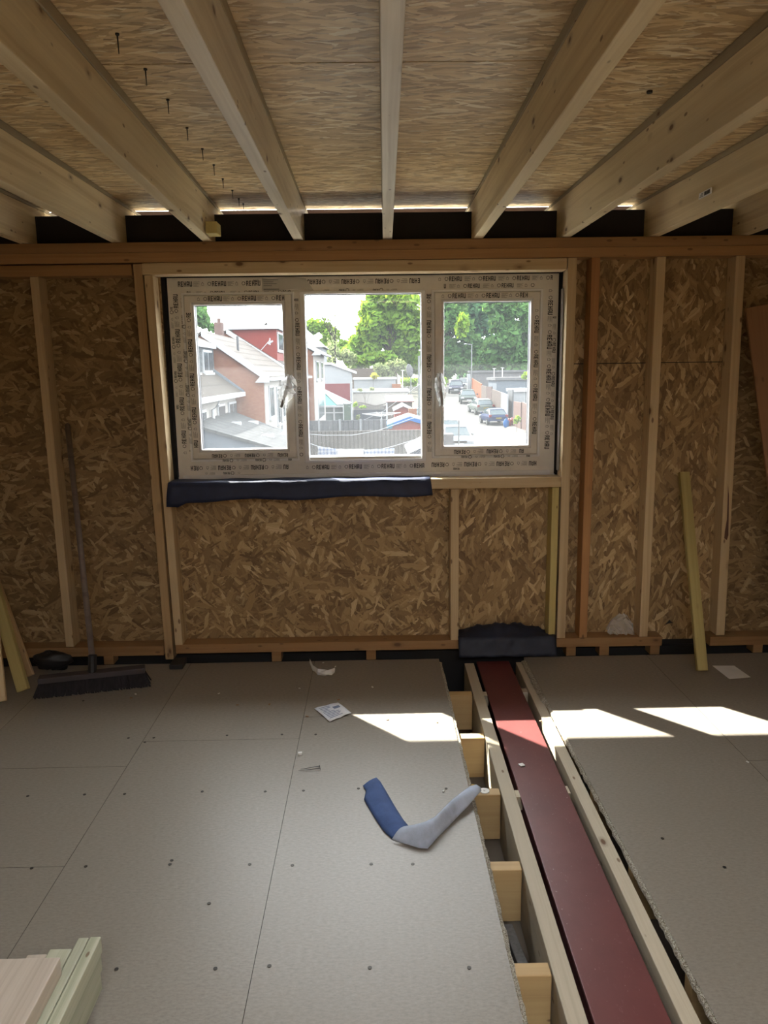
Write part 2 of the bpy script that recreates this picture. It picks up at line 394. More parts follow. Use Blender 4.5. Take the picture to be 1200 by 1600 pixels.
# roof deck
ZC = 2.215
mb = MB()
for (y0, y1) in [(-.35, .73), (.734, 2.160), (2.166, 3.965), (YB-.05, -1.45)]: mb.box(XL-.06, XR+.06, y0, y1, ZC, ZC+.018)
mb.box(XL-.06, -.55, -1.45, -.35, ZC, ZC+.018); mb.box(1.05, XR+.06, -1.45, -.35, ZC, ZC+.018)
struct(mb.build('ceiling', M_osb_c))
mb = MB(); mb.box(XL-.06, XR+.06, 3.99, 4.39, 2.302, 2.32); mb.box(XL-.06, XR+.06, -.35, 3.99, ZC+.02, 2.32); mb.box(XL-.06, XR+.06, YB-.05, -1.45, ZC+.02, 2.32); mb.box(XL-.06, -.55, -1.45, -.35, ZC+.02, 2.32); mb.box(1.05, XR+.06, -1.45, -.35, ZC+.02, 2.32)
struct(mb.build('roof_covering', M_void))

# ------------------------------------------------------------------ timber framing
def timber(name, label, cat, p0, p1, wd, ht, mat, upv=(0,0,1), group=None, **k):
    return tag(board(name, p0, p1, wd, ht, mat, upv, **k), label, cat, group)
jx = [(-2.01, 'beyond the left edge'), (-1.592, 'roof joist lowest at the left edge of the ceiling, only its wall end in view'),
      (-1.171, 'roof joist second in from the left edge, running off above the broom'),
      (-.749, 'pale roof joist left of the window, with a small block nailed near its wall end'),
      (-.332, 'roof joist with a shiny silvery scuffed underside above the left window light'),
      (.078, 'roof joist straight overhead, nearly head-on, above the middle window light'),
      (.500, 'knotty roof joist rising right above the gap beside the right window light'),
      (.908, 'long pale knotty roof joist right of the window, faint stamp mark on its face'),
      (1.327, 'roof joist on the right carrying a small white barcode sticker'),
      (1.745, 'roof joist at the far right above the wall, only a stub in view')]
JG = 'roof joists under the board deck'
for i, (x, lb) in enumerate(jx):
    if i == 0: continue
    mt = M_joist_grey if i in (4, 5) else M_joist
    xn = x + {3: .06, 4: .01, 5: -.035, 6: -.02, 7: .03, 8: .06}.get(i, 0)
    slope = (x-xn)/2.3; x0 = x-slope*(YW+.34); x1 = x+slope*.6
    wj = .044
    timber('roof_joist', lb, 'joist', (x0, -.34, 2.025+.0665), (x1, 4.20, 2.025+.0665), wj, .133, mt, group=JG, ht1=.178)
    # firring strip on top
    f = board('firring_strip', (x0, -.34, 2.160+.0255), (x1, 4.31, 2.160+.0255), .046, .05, M_firring)
    # tapered: shape its underside to follow the joist
    me = f.data; L2 = max(v.co.x for v in me.vertices)
    for v in me.vertices:
        tt_ = (v.co.x+L2)/(2*L2)
        if v.co.z < 0: v.co.z = -.0255+.0485*tt_*.93
        else: v.co.z = .0285
    tag(f, ['', 'tapered packing strip on top of the roof joist at the left edge', 'tapered strip between deck and second joist from the left',
            'tapered grey strip on top of the joist that has the nailed block', 'tapered strip on top of the silvery scuffed joist',
            'tapered strip on top of the joist straight overhead', 'tapered grey strip above the knotty joist right of centre',
            'tapered strip split along the long pale joist on the right', 'tapered strip above the joist with the barcode sticker',
            'tapered strip on the far right stub joist'][i], 'timber strip', 'tapered strips on the roof joists')
# sticker on the joist
mb = MB(); p = Vector((1.302, 3.10, 2.088))
st_ = thing('barcode_sticker', p, 'small white barcode sticker stuck on the side of a right-hand roof joist', 'sticker')
mb.box(1.2998, 1.3035, 3.055, 3.165, 2.074, 2.096); mb.build('paper', M_card, st_)
mb = MB(); yy = 3.064
while yy < 3.115:
    ww = random.choice([.0012, .002, .003]); mb.box(1.2992, 1.2997, yy, yy+ww, 2.078, 2.092); yy += ww+random.choice([.0015, .0025])
for k in range(3): mb.box(1.2992, 1.2997, 3.123, 3.155-k*.006, 2.079+k*.005, 2.081+k*.005)
mb.build('barcode', M_ink, st_)
timber('nailed_block', 'small square timber offcut nailed to the side of a joist above the window', 'wood block', (-.693, 3.50, 2.052), (-.693, 3.59, 2.052), .05, .05, M_yellow)
# dark blocking between joist tails, fascia
xs = [XL]+[j[0] for j in jx]+[XR]
for i in range(len(xs)-1):
    a, b = xs[i]+(.026 if i else 0), xs[i+1]-(.026 if i < len(xs)-2 else 0)
    if b-a < .1: continue
    if a < -1.7 or a > 1.5: pass
    nm = ['', '', 'left corner', 'second bay from the left', 'bay over the left window light', 'bay left of the overhead joist', 'bay right of the overhead joist', 'bay over the right window jamb', 'bay above the orange stud', 'bay under the stickered joist', 'right corner'][i]
    timber('blocking_board', 'dark board between joists on the wall top, %s' % (nm or ('far left' if i == 0 else 'first stub bay at left')), 'board', (a, 3.86, 2.094), (b, 3.86, 2.094), .025, .142, M_darkwood, group='blocking boards between the joists')
struct(MB().box(XL-.05, XR+.05, 4.325, 4.35, 2.165, 2.286).build('trim_2', M_darkwood))
# top plates
for z, lb, mt in ((2.0005, 'uppermost of the doubled timber plates along the wall top', M_plate), (1.9555, 'lower of the doubled timber plates along the wall top, with a dark knot', M_plate)):
    timber('wall_plate', lb, 'wall plate', (XL, YW+.045, z), (XR, YW+.045, z), .09, .0445, mt)
timber('wall_plate', 'short timber rail above the left wall bays, under the doubled plates', 'wall plate', (XL, YW+.045, 1.902), (-1.106, YW+.045, 1.902), .088, .05, M_plate)
timber('window_header', 'pale timber lintel directly over the window film-wrapped frame', 'lintel', (-1.058, YW+.045, 1.905), (.913, YW+.045, 1.905), .09, .052, M_stud_pale)
# studs
SG = 'wall studs'
def stud(xb, xt, z0, z1, wd, lb, mt=M_stud, name='wall_stud', y=YW, dp=.089, cat='stud'):
    return timber(name, lb, cat, (xb, y+dp/2, z0), (xt, y+dp/2, z1), dp, wd, mt, upv=(1,0,0), group=SG)
stud(-1.549, -1.557, .078, 1.876, .040, 'pale upright stud in the dark left bay, just left of the broom handle', M_stud_pale)
stud(-1.052, -1.078, .002, 1.928, .041, 'full-height stud left of the window reaching down to the floor', M_stud)
stud(-1.000, -1.030, .078, 1.876, .040, 'stud forming the left window jamb, sunlit on its inner side', M_stud_pale)
stud(.394, .394, .078, .853, .041, 'short stud under the middle of the right window light', M_stud_pale)
stud(.889, .889, .078, .853, .034, 'short yellowish treated stud under the right end of the window sill', M_yellow)
stud(.937, .939, .078, 1.932, .043, 'pale stud forming the right window jamb, full height', M_stud_pale)
stud(1.049, 1.049, .078, 1.932, .040, 'orange-brown stud just right of the window jamb', M_orange)
stud(1.358, 1.354, .078, 1.932, .043, 'knotty stud in the middle of the right wall bays', M_stud_pale)
stud(1.752, 1.726, .078, 1.932, .044, 'stud at the right of the wall with a long dark resin split in it', M_stud_pale)
stud(XL+.05, XL+.05, .078, 1.876, .04, 'stud in the left corner beyond the leaning battens')
# dark resin split
mb = MB(); mb.add([(1.737,YW-.0006,.86),(1.746,YW-.0006,.80),(1.752,YW-.0006,.70),(1.757,YW-.0006,.60),(1.751,YW-.0006,.575),(1.737,YW-.0006,.585),(1.738,YW-.0006,.62),(1.744,YW-.0006,.68),(1.741,YW-.0006,.78)], [tuple(range(9))])
tag(mb.build('resin_split', plain('resin', (.10,.04,.025), .4)), 'long dark resin crack in the face of the right stud', 'crack')
# sole plates
timber('sole_plate', 'bottom timber plate along the floor behind the broom', 'sole plate', (XL, YW+.045, .050), (-1.08, YW+.045, .050), .09, .050, M_plate)
timber('sole_plate', 'long bottom timber plate under the window wall', 'sole plate', (-1.018, YW+.045, .056), (1.455, YW+.045, .052), .09, .048, M_plate)
timber('sole_plate', 'bottom timber plate at the far right of the wall', 'sole plate', (1.70, YW+.045, .046), (XR, YW+.045, .046), .09, .048, M_plate)
for x, lb in ((-.51, 'left of the crumpled strip'), (-.03, 'nearest the floor channel'), (.99, 'right of the dark roll'), (1.16, 'under the orange stud'), (1.42, 'under the right end'), (1.95, 'in the right corner'), (-1.36, 'behind the broom handle')):
    timber('packer_block', 'small wood packer under the wall plate, %s' % lb, 'wood block', (x-.025, YW+.04, .006), (x+.025, YW+.04, .006), .08, .05, M_plate, group='packers under the wall plates')
timber('packer_block', 'dark small block between stud foot and floor at left of the window', 'wood block', (-1.02, 3.60, .012), (-.955, 3.60, .012), .10, .024, M_black)
# sill
timber('window_sill_timber', 'pale timber sill rail under the window, its top edge sunlit', 'sill', (-1.01, YW+.045, .880), (.915, YW+.045, .880), .092, .050, M_stud_pale)
# foam packers beside the frame (grey shims, cavity)
for x0, x1 in ((-1.008, -.988), (.905, .916)):
    struct(MB().box(x0, x1, 3.80, 3.835, .906, 1.876).build('trim_3', M_void))
tag(MB().box(.9095, .912, 3.725, 3.765, .93, 1.80).build('edge_strap', plain('silver_strap', (.4,.4,.42), .3, .6)), 'grey plastic strap running up the right side of the window reveal', 'strap')

# ------------------------------------------------------------------ window
YG = 3.83
win = bpy.data.objects.new('window_1', None); C.objects.link(win); win.location = (-.04, 3.80, .904); struct(win)
def S(x, z, Y=3.795, Y0=3.76):            # measured at 3.76, moved out along the sight line
    k = Y/Y0; return x*k, EYE.z+(z-EYE.z)*k
def frame_ring(name, x0, x1, z0, z1, wl, wr, wb, wt, ya, yb, mat, bev=.003, parent=None, kids=True):
    mb = MB()
    o_ = [(x0,z0),(x1,z0),(x1,z1),(x0,z1)]; i_ = [(x0+wl,z0+wb),(x1-wr,z0+wb),(x1-wr,z1-wt),(x0+wl,z1-wt)]
    vs = [(x,ya,z) for x, z in o_]+[(x,ya,z) for x, z in i_]+[(x,yb,z) for x, z in o_]+[(x,yb,z) for x, z in i_]
    fs = []
    for k in range(4):
        j = (k+1) % 4
        fs += [(k, j, 4+j, 4+k), (8+j, 8+k, 12+k, 12+j), (k+8, j+8, j, k), (4+k, 4+j, 12+j, 12+k)]
    mb.add(vs, fs); return mb.build(name, mat, parent or win, bevel=bev)
FX0, FZ0 = S(-.967, .905); FX1, FZ1 = S(.896, 1.872)
LX = [S(a, 0)[0] for a in (-.889, -.381, .302, .808)]      # sash outer edges
SZ0 = S(0, 1.012)[1]; SZ1 = S(0, 1.790)[1]
CX0, CX1 = S(-.340, 0)[0], S(.258, 0)[0]; CZ0, CZ1 = S(0, .985)[1], S(0, 1.803)[1]
yf, yb = 3.795, 3.865
# outer frame with its three openings
mb = MB()
def bar(x0, x1, z0, z1): mb.box(x0, x1, yf, yb, z0, z1)
bar(FX0, LX[0], FZ0, FZ1); bar(LX[3], FX1, FZ0, FZ1); bar(LX[0], LX[3], SZ1, FZ1); bar(LX[0], LX[3], FZ0, SZ0)
bar(LX[1], CX0, SZ0, SZ1); bar(CX1, LX[2], SZ0, SZ1)
bar(CX0, CX1, SZ0-.0, CZ0) if CZ0 > SZ0 else None
mb.build('outer_frame', M_film, win)
mb = MB(); mb.box(FX0+.02, FX1-.02, yf-.006, yb+.06, FZ0-.012, FZ0+.026); mb.build('sill_profile', M_upvc, win, bevel=.003)
lights = []
def bead(name, x0, x1, z0, z1, parent=None): return frame_ring(name, x0, x1, z0, z1, .013, .013, .013, .013, 3.783, 3.83, M_upvc, .004)
# white inner step round the sashes
for nm, a, b in (('left', LX[0], LX[1]), ('right', LX[2], LX[3])):
    frame_ring('frame_step', a-.014, b+.014, SZ0-.014, SZ1+.014, .012, .012, .012, .012, yf-.006, yf+.01, M_upvc, .003)
    sx = frame_ring('sash', a, b, SZ0, SZ1, .034, .034, .034, .034, yf-.012, yb-.01, M_film, .005)
    frame_ring('glazing_bead', a+.034, b-.034, SZ0+.034, SZ1-.034, .012, .012, .012, .012, yf-.010, 3.83, M_upvc, .004)
    frame_ring('gasket', a+.045, b-.045, SZ0+.045, SZ1-.045, .0025, .0025, .0025, .0025, 3.80, 3.832, M_gasket, 0)
    MB().box(a+.04, b-.04, YG-.002, YG+.002, SZ0+.04, SZ1-.04).build('glass_pane', M_glass, win)
frame_ring('glazing_bead', CX0, CX1, CZ0, CZ1, .024, .022, .014, .014, yf-.010, 3.83, M_upvc, .004)
frame_ring('gasket', CX0+.023, CX1-.021, CZ0+.013, CZ1-.013, .0025, .0025, .0025, .0025, 3.80, 3.832, M_gasket, 0)
MB().box(CX0+.02, CX1-.02, YG-.002, YG+.002, CZ0+.01, CZ1-.01).build('glass_pane', M_glass, win)
# external sill
MB().box(FX0-.02, FX1+.02, 3.86, 3.95, FZ0-.02, FZ0+.01).build('outer_sill', M_upvc, win, bevel=.003)

# printed film lettering
def rect(x0, y0, x1, y1): return [(x0,y0),(x1,y0),(x1,y1),(x0,y1)]
LET = {
 'R': [rect(0,0,.28,1), rect(.28,.80,.72,1), rect(.60,.52,.86,.92), rect(.28,.40,.74,.58), [(.50,.42),(.74,.42),(.92,0),(.64,0)]],
 'E': [rect(0,0,.28,1), rect(.28,.80,.80,1), rect(.28,.40,.72,.60), rect(.28,0,.80,.20)],
 'H': [rect(0,0,.28,1), rect(.60,0,.88,1), rect(.28,.40,.60,.60)],
 'A': [rect(0,0,.28,.92), rect(.60,0,.88,.92), rect(.08,.80,.80,1), rect(.28,.30,.60,.48)],
 'U': [rect(0,.08,.28,1), rect(.60,.08,.88,1), rect(.08,0,.80,.20)]}
def print_row(mb, x, z, L, ang, h=.019, phase=0, y=None, per=.163):
    """film print along a strip: start (x,z), direction ang"""
    ca, sa = math.cos(ang), math.sin(ang); h *= 1.2
    def put(poly, mi):
        pts = [(x+u*ca-v*sa, y, z+u*sa+v*ca) for u, v in poly]
        mb.add(pts, [tuple(range(len(pts)))], mi)
    u = -phase
    while u < L:
        def ok(a, b): return u+a >= 0 and u+b <= L
        if ok(0, .018):               # ring of three arrows
            for k in range(3):
                a0 = 2*PI*k/3+.25; ring = []
                for q in range(6): a = a0+q*.27; ring.append((u+.009+.0088*math.cos(a), h*.5+.0088*math.sin(a)))
                for q in range(5, -1, -1): a = a0+q*.27; ring.append((u+.009+.0062*math.cos(a), h*.5+.0062*math.sin(a)))
                for q in range(5): put([ring[q], ring[q+1], ring[10-q], ring[11-q]], 0)
                a = a0+1.62; r0 = .0075; c0 = (u+.009+r0*math.cos(a), h*.5+r0*math.sin(a)); dx, dy = -math.sin(a), math.cos(a)
                put([(c0[0]-.003*math.cos(a), c0[1]-.003*math.sin(a)), (c0[0]+.003*math.cos(a), c0[1]+.003*math.sin(a)), (c0[0]+.004*dx, c0[1]+.004*dy)], 0)
        cx = .022; wl = h*.585
        for ch in 'REHAU':
            if ok(cx, cx+wl*.9):
                for pl in LET[ch]: put([(u+cx+a*wl*.93, b*h) for a, b in pl], 0)
            cx += wl
        if ok(.096, .128):            # small lines of print
            for k, ln in enumerate((.030, .024, .031, .020, .028)):
                v0 = h*(.92-.2*k); q = 0
                while q < ln-.003:
                    wq = .0016+.0028*((k*7+int(q*5000)) % 5)/5; put(rect(u+.096+q, v0-h*.09, u+.096+q+wq, v0), 1); q += wq+.0008
        if ok(.134, .145):            # little house mark
            a, b = u+.134, u+.145; m_ = (a+b)/2
            put([(a,h*.15),(b,h*.15),(b,h*.23),(a,h*.23)], 1); put([(a,h*.2),(a+.0012,h*.2),(a+.0012,h*.55),(a,h*.55)], 1); put([(b-.0012,h*.2),(b,h*.2),(b,h*.55),(b-.0012,h*.55)], 1)
            put([(a-.001,h*.5),(m_,h*.88),(m_,h*.75),(a+.001,h*.46)], 1); put([(b+.001,h*.5),(b-.001,h*.46),(m_,h*.75),(m_,h*.88)], 1)
        u += per
def prints(y, rows):
    mb = MB()
    for r in rows: print_row(mb, *r[:4], h=r[4], phase=r[5], y=y)
    mb.build('printed_film', [M_ink, M_inkgrey], win, fixn=False)
U, D, V, W = 0, PI, PI/2, -PI/2
mid1 = (LX[1]+CX0)/2; mid2 = (CX1+LX[2])/2
zt = FZ1-.040
prints(yf-.0007, [
  (FX0+.05, zt, .42, U, .020, .02), (FX0+.44, FZ1-.012, .09, D, .008, .02),
  (FX0+.09, SZ1+.004, .5, U, .014, .05),
  (CX1-.02, FZ1-.014, CX1-CX0-.03, D, .019, .03), (CX1-.10, SZ1+.022, .40, D, .008, .06),
  (CX1+.05, FZ1-.030, FX1-CX1-.07, U, .018, .12), (CX1+.08, SZ1+.020, FX1-CX1-.19, U, .017, .06),
  (FX0+.048, FZ0+.10, FZ1-FZ0-.16, V, .019, .10), (FX0+.020, FZ0+.35, .5, V, .010, .03),
  (FX0+.074, FZ0+.14, FZ1-FZ0-.22, V, .012, .05),
  (FX1-.050, FZ1-.07, FZ1-FZ0-.20, W, .020, .13), (FX1-.024, FZ1-.20, FZ1-FZ0-.40, W, .014, .06), 
  (mid1-.012, FZ0+.14, FZ1-FZ0-.18, V+PI, .0, .0) if False else (mid1-.008, FZ1-.09, FZ1-FZ0-.20, W, .018, .06),
  (mid2+.006, FZ0+.12, FZ1-FZ0-.20, V, .018, .09),
  (FX0+.55, FZ0+.073, .50, D, .019, .06), (FX0+.34, FZ0+.040, .22, D, .010, .10),
  (CX0-.01, FZ0+.046, CX1-CX0+.01, U, .019, .12),
  (FX1-.08, FZ0+.072, FX1-CX1-.09, D, .019, .04), (CX1+.17, FZ0+.044, .10, D, .009, .02)])
prints(yf-.0127, [
  (LX[0]+.03, SZ1-.028, .46, U, .020, .10), (LX[0]+.029, SZ0+.05, .66, V, .018, .04), (LX[1]-.04, SZ0+.024, .42, D, .015, .02),
  (LX[2]+.03, SZ1-.028, .42, U, .019, .13), (LX[3]-.027, SZ1-.06, .66, W, .018, .11), (LX[3]-.06, SZ0+.027, .40, D, .017, .05)])
prints(yf-.0067, [(LX[0]-.001, SZ0+.06, .60, V, .010, .08), (LX[1]-.02, SZ0-.004, .40, D, .009, .03), (LX[3]-.03, SZ0-.004, .42, D, .009, .03)])
# loose label on the head of the frame
mb = MB(); rows = []
for j in range(7):
    z = FZ1-.006-j*.0095; rows.append([(-.522+i*.021+(.006*j if i == 10 else 0), yf-.0025-.004*abs(math.sin(i*1.3+j*.9)), z-(.004*math.sin(i*.7))) for i in range(11)])
mb.grid(rows); lab = mb.build('film_label', clear('cloudy_film', (.6,.59,.56), .75), win, smooth=True)
mb = MB()
for k, ln in enumerate((.09, .06, .08, .05)): mb.box(-.515, -.515+ln*.8, yf-.0085, yf-.0080, FZ1-.016-k*.009, FZ1-.013-k*.009)
mb.box(-.515, -.44, yf-.0085, yf-.008, FZ1-.060, FZ1-.055); mb.build('label_text', M_inkgrey, win)

# handles in plastic wrap
def handle(xp, zp, tilt, spread, lab_):
    mb = MB(); mb.box(xp-.013, xp+.013, yf-.022, yf-.012, zp-.035, zp+.035)
    h = mb.build('handle_plate', M_handle, win, bevel=.004)
    mb = MB(); mb.tube([(xp, yf-.02, zp+.012), (xp, yf-.05, zp+.012)], .011, 10)
    dx = tilt
    mb.tube([(xp, yf-.048, zp+.014), (xp+dx*.25, yf-.055, zp-.03), (xp+dx*.7, yf-.056, zp-.075), (xp+dx, yf-.053, zp-.115)], [.010, .011, .010, .008], 10)
    mb.build('handle_lever', M_handle, win, smooth=True)
    r_ = random.Random(5+int(xp*100)); mb = MB(); rows = []
    for j in range(11):
        s = j/10; zc = zp+.035-s*.155; rr = (.012+.020*math.sin(min(1, s*1.15)*PI)**.8)*spread
        xc = xp+dx*max(0, s-.1)*.9
        rows.append([(xc+rr*math.cos(a)*(1+r_.uniform(-.3, .3)), yf-.045+min(.028, rr)*math.sin(a)*(1+r_.uniform(-.3, .2)), zc+r_.uniform(-.006, .006)) for a in [2*PI*k/14 for k in range(15)]])
        rows[-1][-1] = rows[-1][0]
    mb.grid(rows); mb.build('handle_wrap', M_wrap, win)
handle(S(-.402, 0)[0], 1.375, -.04, 1.25, '')
handle(S(.322, 0)[0], 1.375, .012, .8, '')

# ------------------------------------------------------------------ channel in the floor
TZ = -.022
timber('trimmer_joist', 'long pale timber running beside the red steel on its left', 'timber', (.404, -1.5, TZ-.1), (.4615, 3.62, TZ-.1), .048, .20, M_sub)
timber('trimmer_joist', 'long pale timber running beside the red steel on its right', 'timber', (.655, -1.5, TZ-.09), (.718, 3.62, TZ-.09), .042, .18, M_sub)
cy = [3.261, 2.845, 2.43, 2.025, 1.627, 1.22, .82, .42]
nm = ['first floor joist stub beside the channel, nearest the dark roll', 'sunlit floor joist stub in the channel', 'floor joist stub carrying the small white disc', 'floor joist stub in mid channel, in front of the mineral wool', 'floor joist stub nearest the camera in the channel', 'b', 'c', 'd']
for y, lb in zip(cy[:6], nm):
    if lb == 'b': lb = 'floor joist end just below the bottom edge of the view'
    timber('floor_joist', lb, 'floor joist', (-.4, y, TZ-.0855), (.409+(y-1.44)*.0114, y, TZ-.0855), .043, .17, M_subjoist, group='floor joists left of the steel beam')
for k, y in enumerate([3.261, 2.845, 2.43, 2.02, 1.60, 1.19]):
    timber('floor_joist', ['floor joist end right of the red steel, nearest the wall', 'sunlit floor joist end right of the red steel', 'floor joist end right of the red steel, level with the white disc', 'floor joist end in the right-hand gap, midway along the channel', 'floor joist end in the right-hand gap nearest the camera', 'floor joist end right of the steel below the view'][k], 'floor joist', (.742, y, TZ-.0855), (1.6, y, TZ-.0855), .043, .17, M_subjoist, group='floor joists right of the steel beam')
# noggins between timber and steel
for k, (x0, x1, y) in enumerate([(.472, .497, 2.43), (.630, .668, 2.45), (.480, .505, 3.27), (.655, .69, 3.30)]):
    timber('noggin', ['small wood packer between left timber and red steel', 'small wood packer between red steel and right timber', 'far wood packer left of the red steel by the wall', 'far wood packer right of the red steel by the wall'][k], 'wood block', (x0, y, TZ-.035), (x1, y, TZ-.035), .045, .05, M_sub, bevel=.001)
# steel beam: I section
bz = -.030; mb = MB()
def xs_(y): return (.477+(y-1.45)*(.503-.477)/2.1, .650+(y-1.45)*(.668-.650)/2.1)
a0, a1 = xs_(-1.5), xs_(3.66); y0, y1 = -1.5, 3.66
def seg(l0, r0, l1, r1, zt_, zb_): mb.add([(l0,y0,zb_),(r0,y0,zb_),(r1,y1,zb_),(l1,y1,zb_),(l0,y0,zt_),(r0,y0,zt_),(r1,y1,zt_),(l1,y1,zt_)], [(0,3,2,1),(4,5,6,7),(0,1,5,4),(1,2,6,5),(2,3,7,6),(3,0,4,7)])
seg(a0[0], a0[1], a1[0], a1[1], bz, bz-.012)
m0, m1 = sum(a0)/2, sum(a1)/2; seg(m0-.004, m0+.004, m1-.004, m1+.004, bz-.012, bz-.19); seg(a0[0], a0[1], a1[0], a1[1], bz-.19, bz-.202)
tag(mb.build('steel_beam', M_red, bevel=.0015), 'dark red painted steel beam lying in the floor channel towards the window', 'steel beam')
# wool, foam offcut
def lump(name, cx, cy_, cz, rx, ry, rz, mat, seed, n=14, m=9, rough=.25):
    r_ = random.Random(seed); mb = MB(); rows = []
    for i in range(m+1):
        t_ = PI*i/m; row = []
        for k in range(n):
            a = 2*PI*k/n; q = 1+r_.uniform(-rough, rough)
            row.append((cx+rx*math.sin(t_)*math.cos(a)*q, cy_+ry*math.sin(t_)*math.sin(a)*q, cz+rz*math.cos(t_)*q))
        row.append(row[0]); rows.append(row)
    mb.grid(rows); return mb.build(name, mat, smooth=True, sub=1)
for k, (x, y, z, s, lb) in enumerate([(.335, 2.60, -.165, .068, 'yellow mineral wool tuft in the channel above the white disc'), (.34, 2.20, -.235, .07, 'brownish mineral wool in shade below the disc'), (.34, 1.52, -.24, .06, 'mineral wool in shade near the nearest joist stub')]):
    tag(lump('mineral_wool', x, y, z, s*.9, s*1.7, .045, M_wool, k+2), lb, 'insulation', 'tufts of mineral wool in the channel')
timber('foam_offcut', 'grey foam board strip lying down in the channel', 'foam strip', (.375, 2.0, -.225), (.39, 1.68, -.17), .03, .05, M_foam)
p = onZ(757, 1235, TZ+.003)
mb = MB(); mb.tube([(p.x, p.y, TZ), (p.x, p.y, TZ+.003)], .017, 20); mb.tube([(p.x, p.y, TZ+.003), (p.x, p.y, TZ+.006)], .004, 10)
tag(mb.build('plastic_disc', M_card), 'small round white plastic disc on a floor joist end', 'disc')

# ------------------------------------------------------------------ membranes
# navy strip over the sill
mb = MB(); rows = []; r_ = random.Random(11); nx = 46
for j in range(9):
    row = []
    for i in range(nx):
        s = i/(nx-1); x = -1.0+s*1.275; wv = .004*math.sin(i*.55)+.003*math.sin(i*1.3+j)
        if j < 3: row.append((x, 3.775-j*.045, .9085+.002*math.sin(i*.7+j)))
        else:
            q = (j-3)/5; z = .905-q*(.092+.006*math.sin(i*.35)-.016*s+(.022 if i < 3 else 0))
            row.append((x-(.012*q if i < 3 else 0)+q*.008*s, 3.672-.012*math.sin(q*PI*.8)+wv*q-.006*q, z))
    rows.append(row)
mb.grid(rows); tag(mb.build('sill_membrane', M_navy, smooth=True, solid=.0018), 'navy damp-proof membrane strip draped over the left part of the window sill', 'membrane')
# dark folded sheet on the wall plate at the end of the steel
mb = MB(); rows = []
for j in range(14):
    row = []
    for i in range(34):
        s = i/33; q = j/13; x = .412+s*.495
        nz = .012*math.sin(i*.9+j)+.008*math.sin(i*2.1-j*.8)+.005*math.sin(i*.37*j)
        hump = .055*math.sin(PI*min(1, max(0, s*1.12-.02)))**.5
        if q < .5:
            k = q/.5; y = 3.765-k*.10; z = .086+.012*k+hump*.95*max(0, math.sin(PI*min(1, .22+.9*k)))**.8+nz*.5*(1-k**3)
        else:
            k = (q-.5)/.5; y = 3.662-.035*k**1.5+nz*.25; z = .098*(1-k)+.004
        row.append((x, y, z))
    rows.append(row)
mb.grid(rows); tag(mb.build('folded_membrane', M_navydark, smooth=True, solid=.004), 'dark navy folded sheet bundled on the wall plate over the end of the red steel', 'membrane')

# V shaped membrane
def sheetrows(secs, n=9):
    rows = []
    for (l, r, h0, b, h1) in secs:
        a = onZ(l[0], l[1], h0); c_ = onZ(r[0], r[1], h1); row = []
        for i in range(n):
            t_ = i/(n-1); q = a.lerp(c_, t_); q.z = max(.003, q.z+b*math.sin(PI*t_)); row.append(q)
        rows.append(row)
    return rows
vroot = thing('membrane_offcut', onZ(640, 1300), 'folded V-shaped offcut of blue membrane lying on the floor left of the channel', 'membrane')
mb = MB()
A = [((567,1228),(588,1215),.004,.004,.012), ((572,1236),(594,1221),.004,.008,.014), ((569,1249),(600,1231),.004,.011,.012), ((576,1262),(607,1243),.003,.013,.010), ((588,1282),(618,1262),.003,.015,.008),
     ((600,1299),(630,1281),.003,.015,.006), ((611,1309),(641,1294),.003,.012,.005), ((621,1313),(650,1303),.003,.008,.005)]
mb.grid(sheetrows(A)); mb.build('blue_face', M_blue, vroot, smooth=True, solid=.0016)
mb = MB()
B = [((612,1312),(637,1291),.006,.014,.020), ((632,1318),(652,1289),.005,.022,.030), ((655,1325),(668,1284),.004,.030,.030), ((668,1326),(684,1275),.003,.034,.026), ((684,1308),(697,1262),.004,.034,.024), ((702,1290),(709,1249),.006,.032,.022),
     ((717,1274),(722,1238),.010,.026,.020), ((731,1260),(734,1229),.018,.018,.022), ((745,1243),(744,1226),.024,.010,.026), ((752,1236),(750,1230),.026,.003,.026)]
mb.grid(sheetrows(B, 11)); mb.build('grey_back_face', M_bluegrey, vroot, smooth=True, solid=.0016)

# ------------------------------------------------------------------ broom
br = thing('broom', (-1.31, 3.33, 0), 'wide black-bristled yard broom leaning on the left wall', 'broom')
top = Vector((-1.492, 3.755, 1.185)); base = Vector((-1.305, 3.335, .085))
mb = MB(); mb.tube([base, base.lerp(top, .5), top], [.0135, .0135, .013], 12); mb.sphere(top, .013); mb.build('handle', M_broomwood, br, smooth=True)
dv = Vector((.475, .115, 0)).normalized(); pv = Vector((-dv.y, dv.x, 0)); c0 = Vector((-1.307, 3.325, 0))
def obox(mb, c, a, la, b, lb, z0, z1, fl=0):
    p = [c+a*sa*la/2+b*sb*lb/2 for sa, sb in ((-1,-1),(1,-1),(1,1),(-1,1))]
    q = [c+a*sa*(la/2+fl)+b*sb*(lb/2+fl*.6) for sa, sb in ((-1,-1),(1,-1),(1,1),(-1,1))]
    mb.add([(v.x,v.y,z0) for v in q]+[(v.x,v.y,z1) for v in p], [(0,3,2,1),(4,5,6,7),(0,1,5,4),(1,2,6,5),(2,3,7,6),(3,0,4,7)])
mb = MB(); obox(mb, c0, dv, .46, pv, .055, .062, .088); mb.build('head_block', plain('broom_head', (.05,.04,.045), .6), br, bevel=.004)
mb = MB(); mb.tube([c0+Vector((0,0,.085)), c0.lerp(base, .5)+Vector((0,.01,.12))], .019, 10); mb.build('socket', M_black, br)
mb = MB(); r_ = random.Random(2)
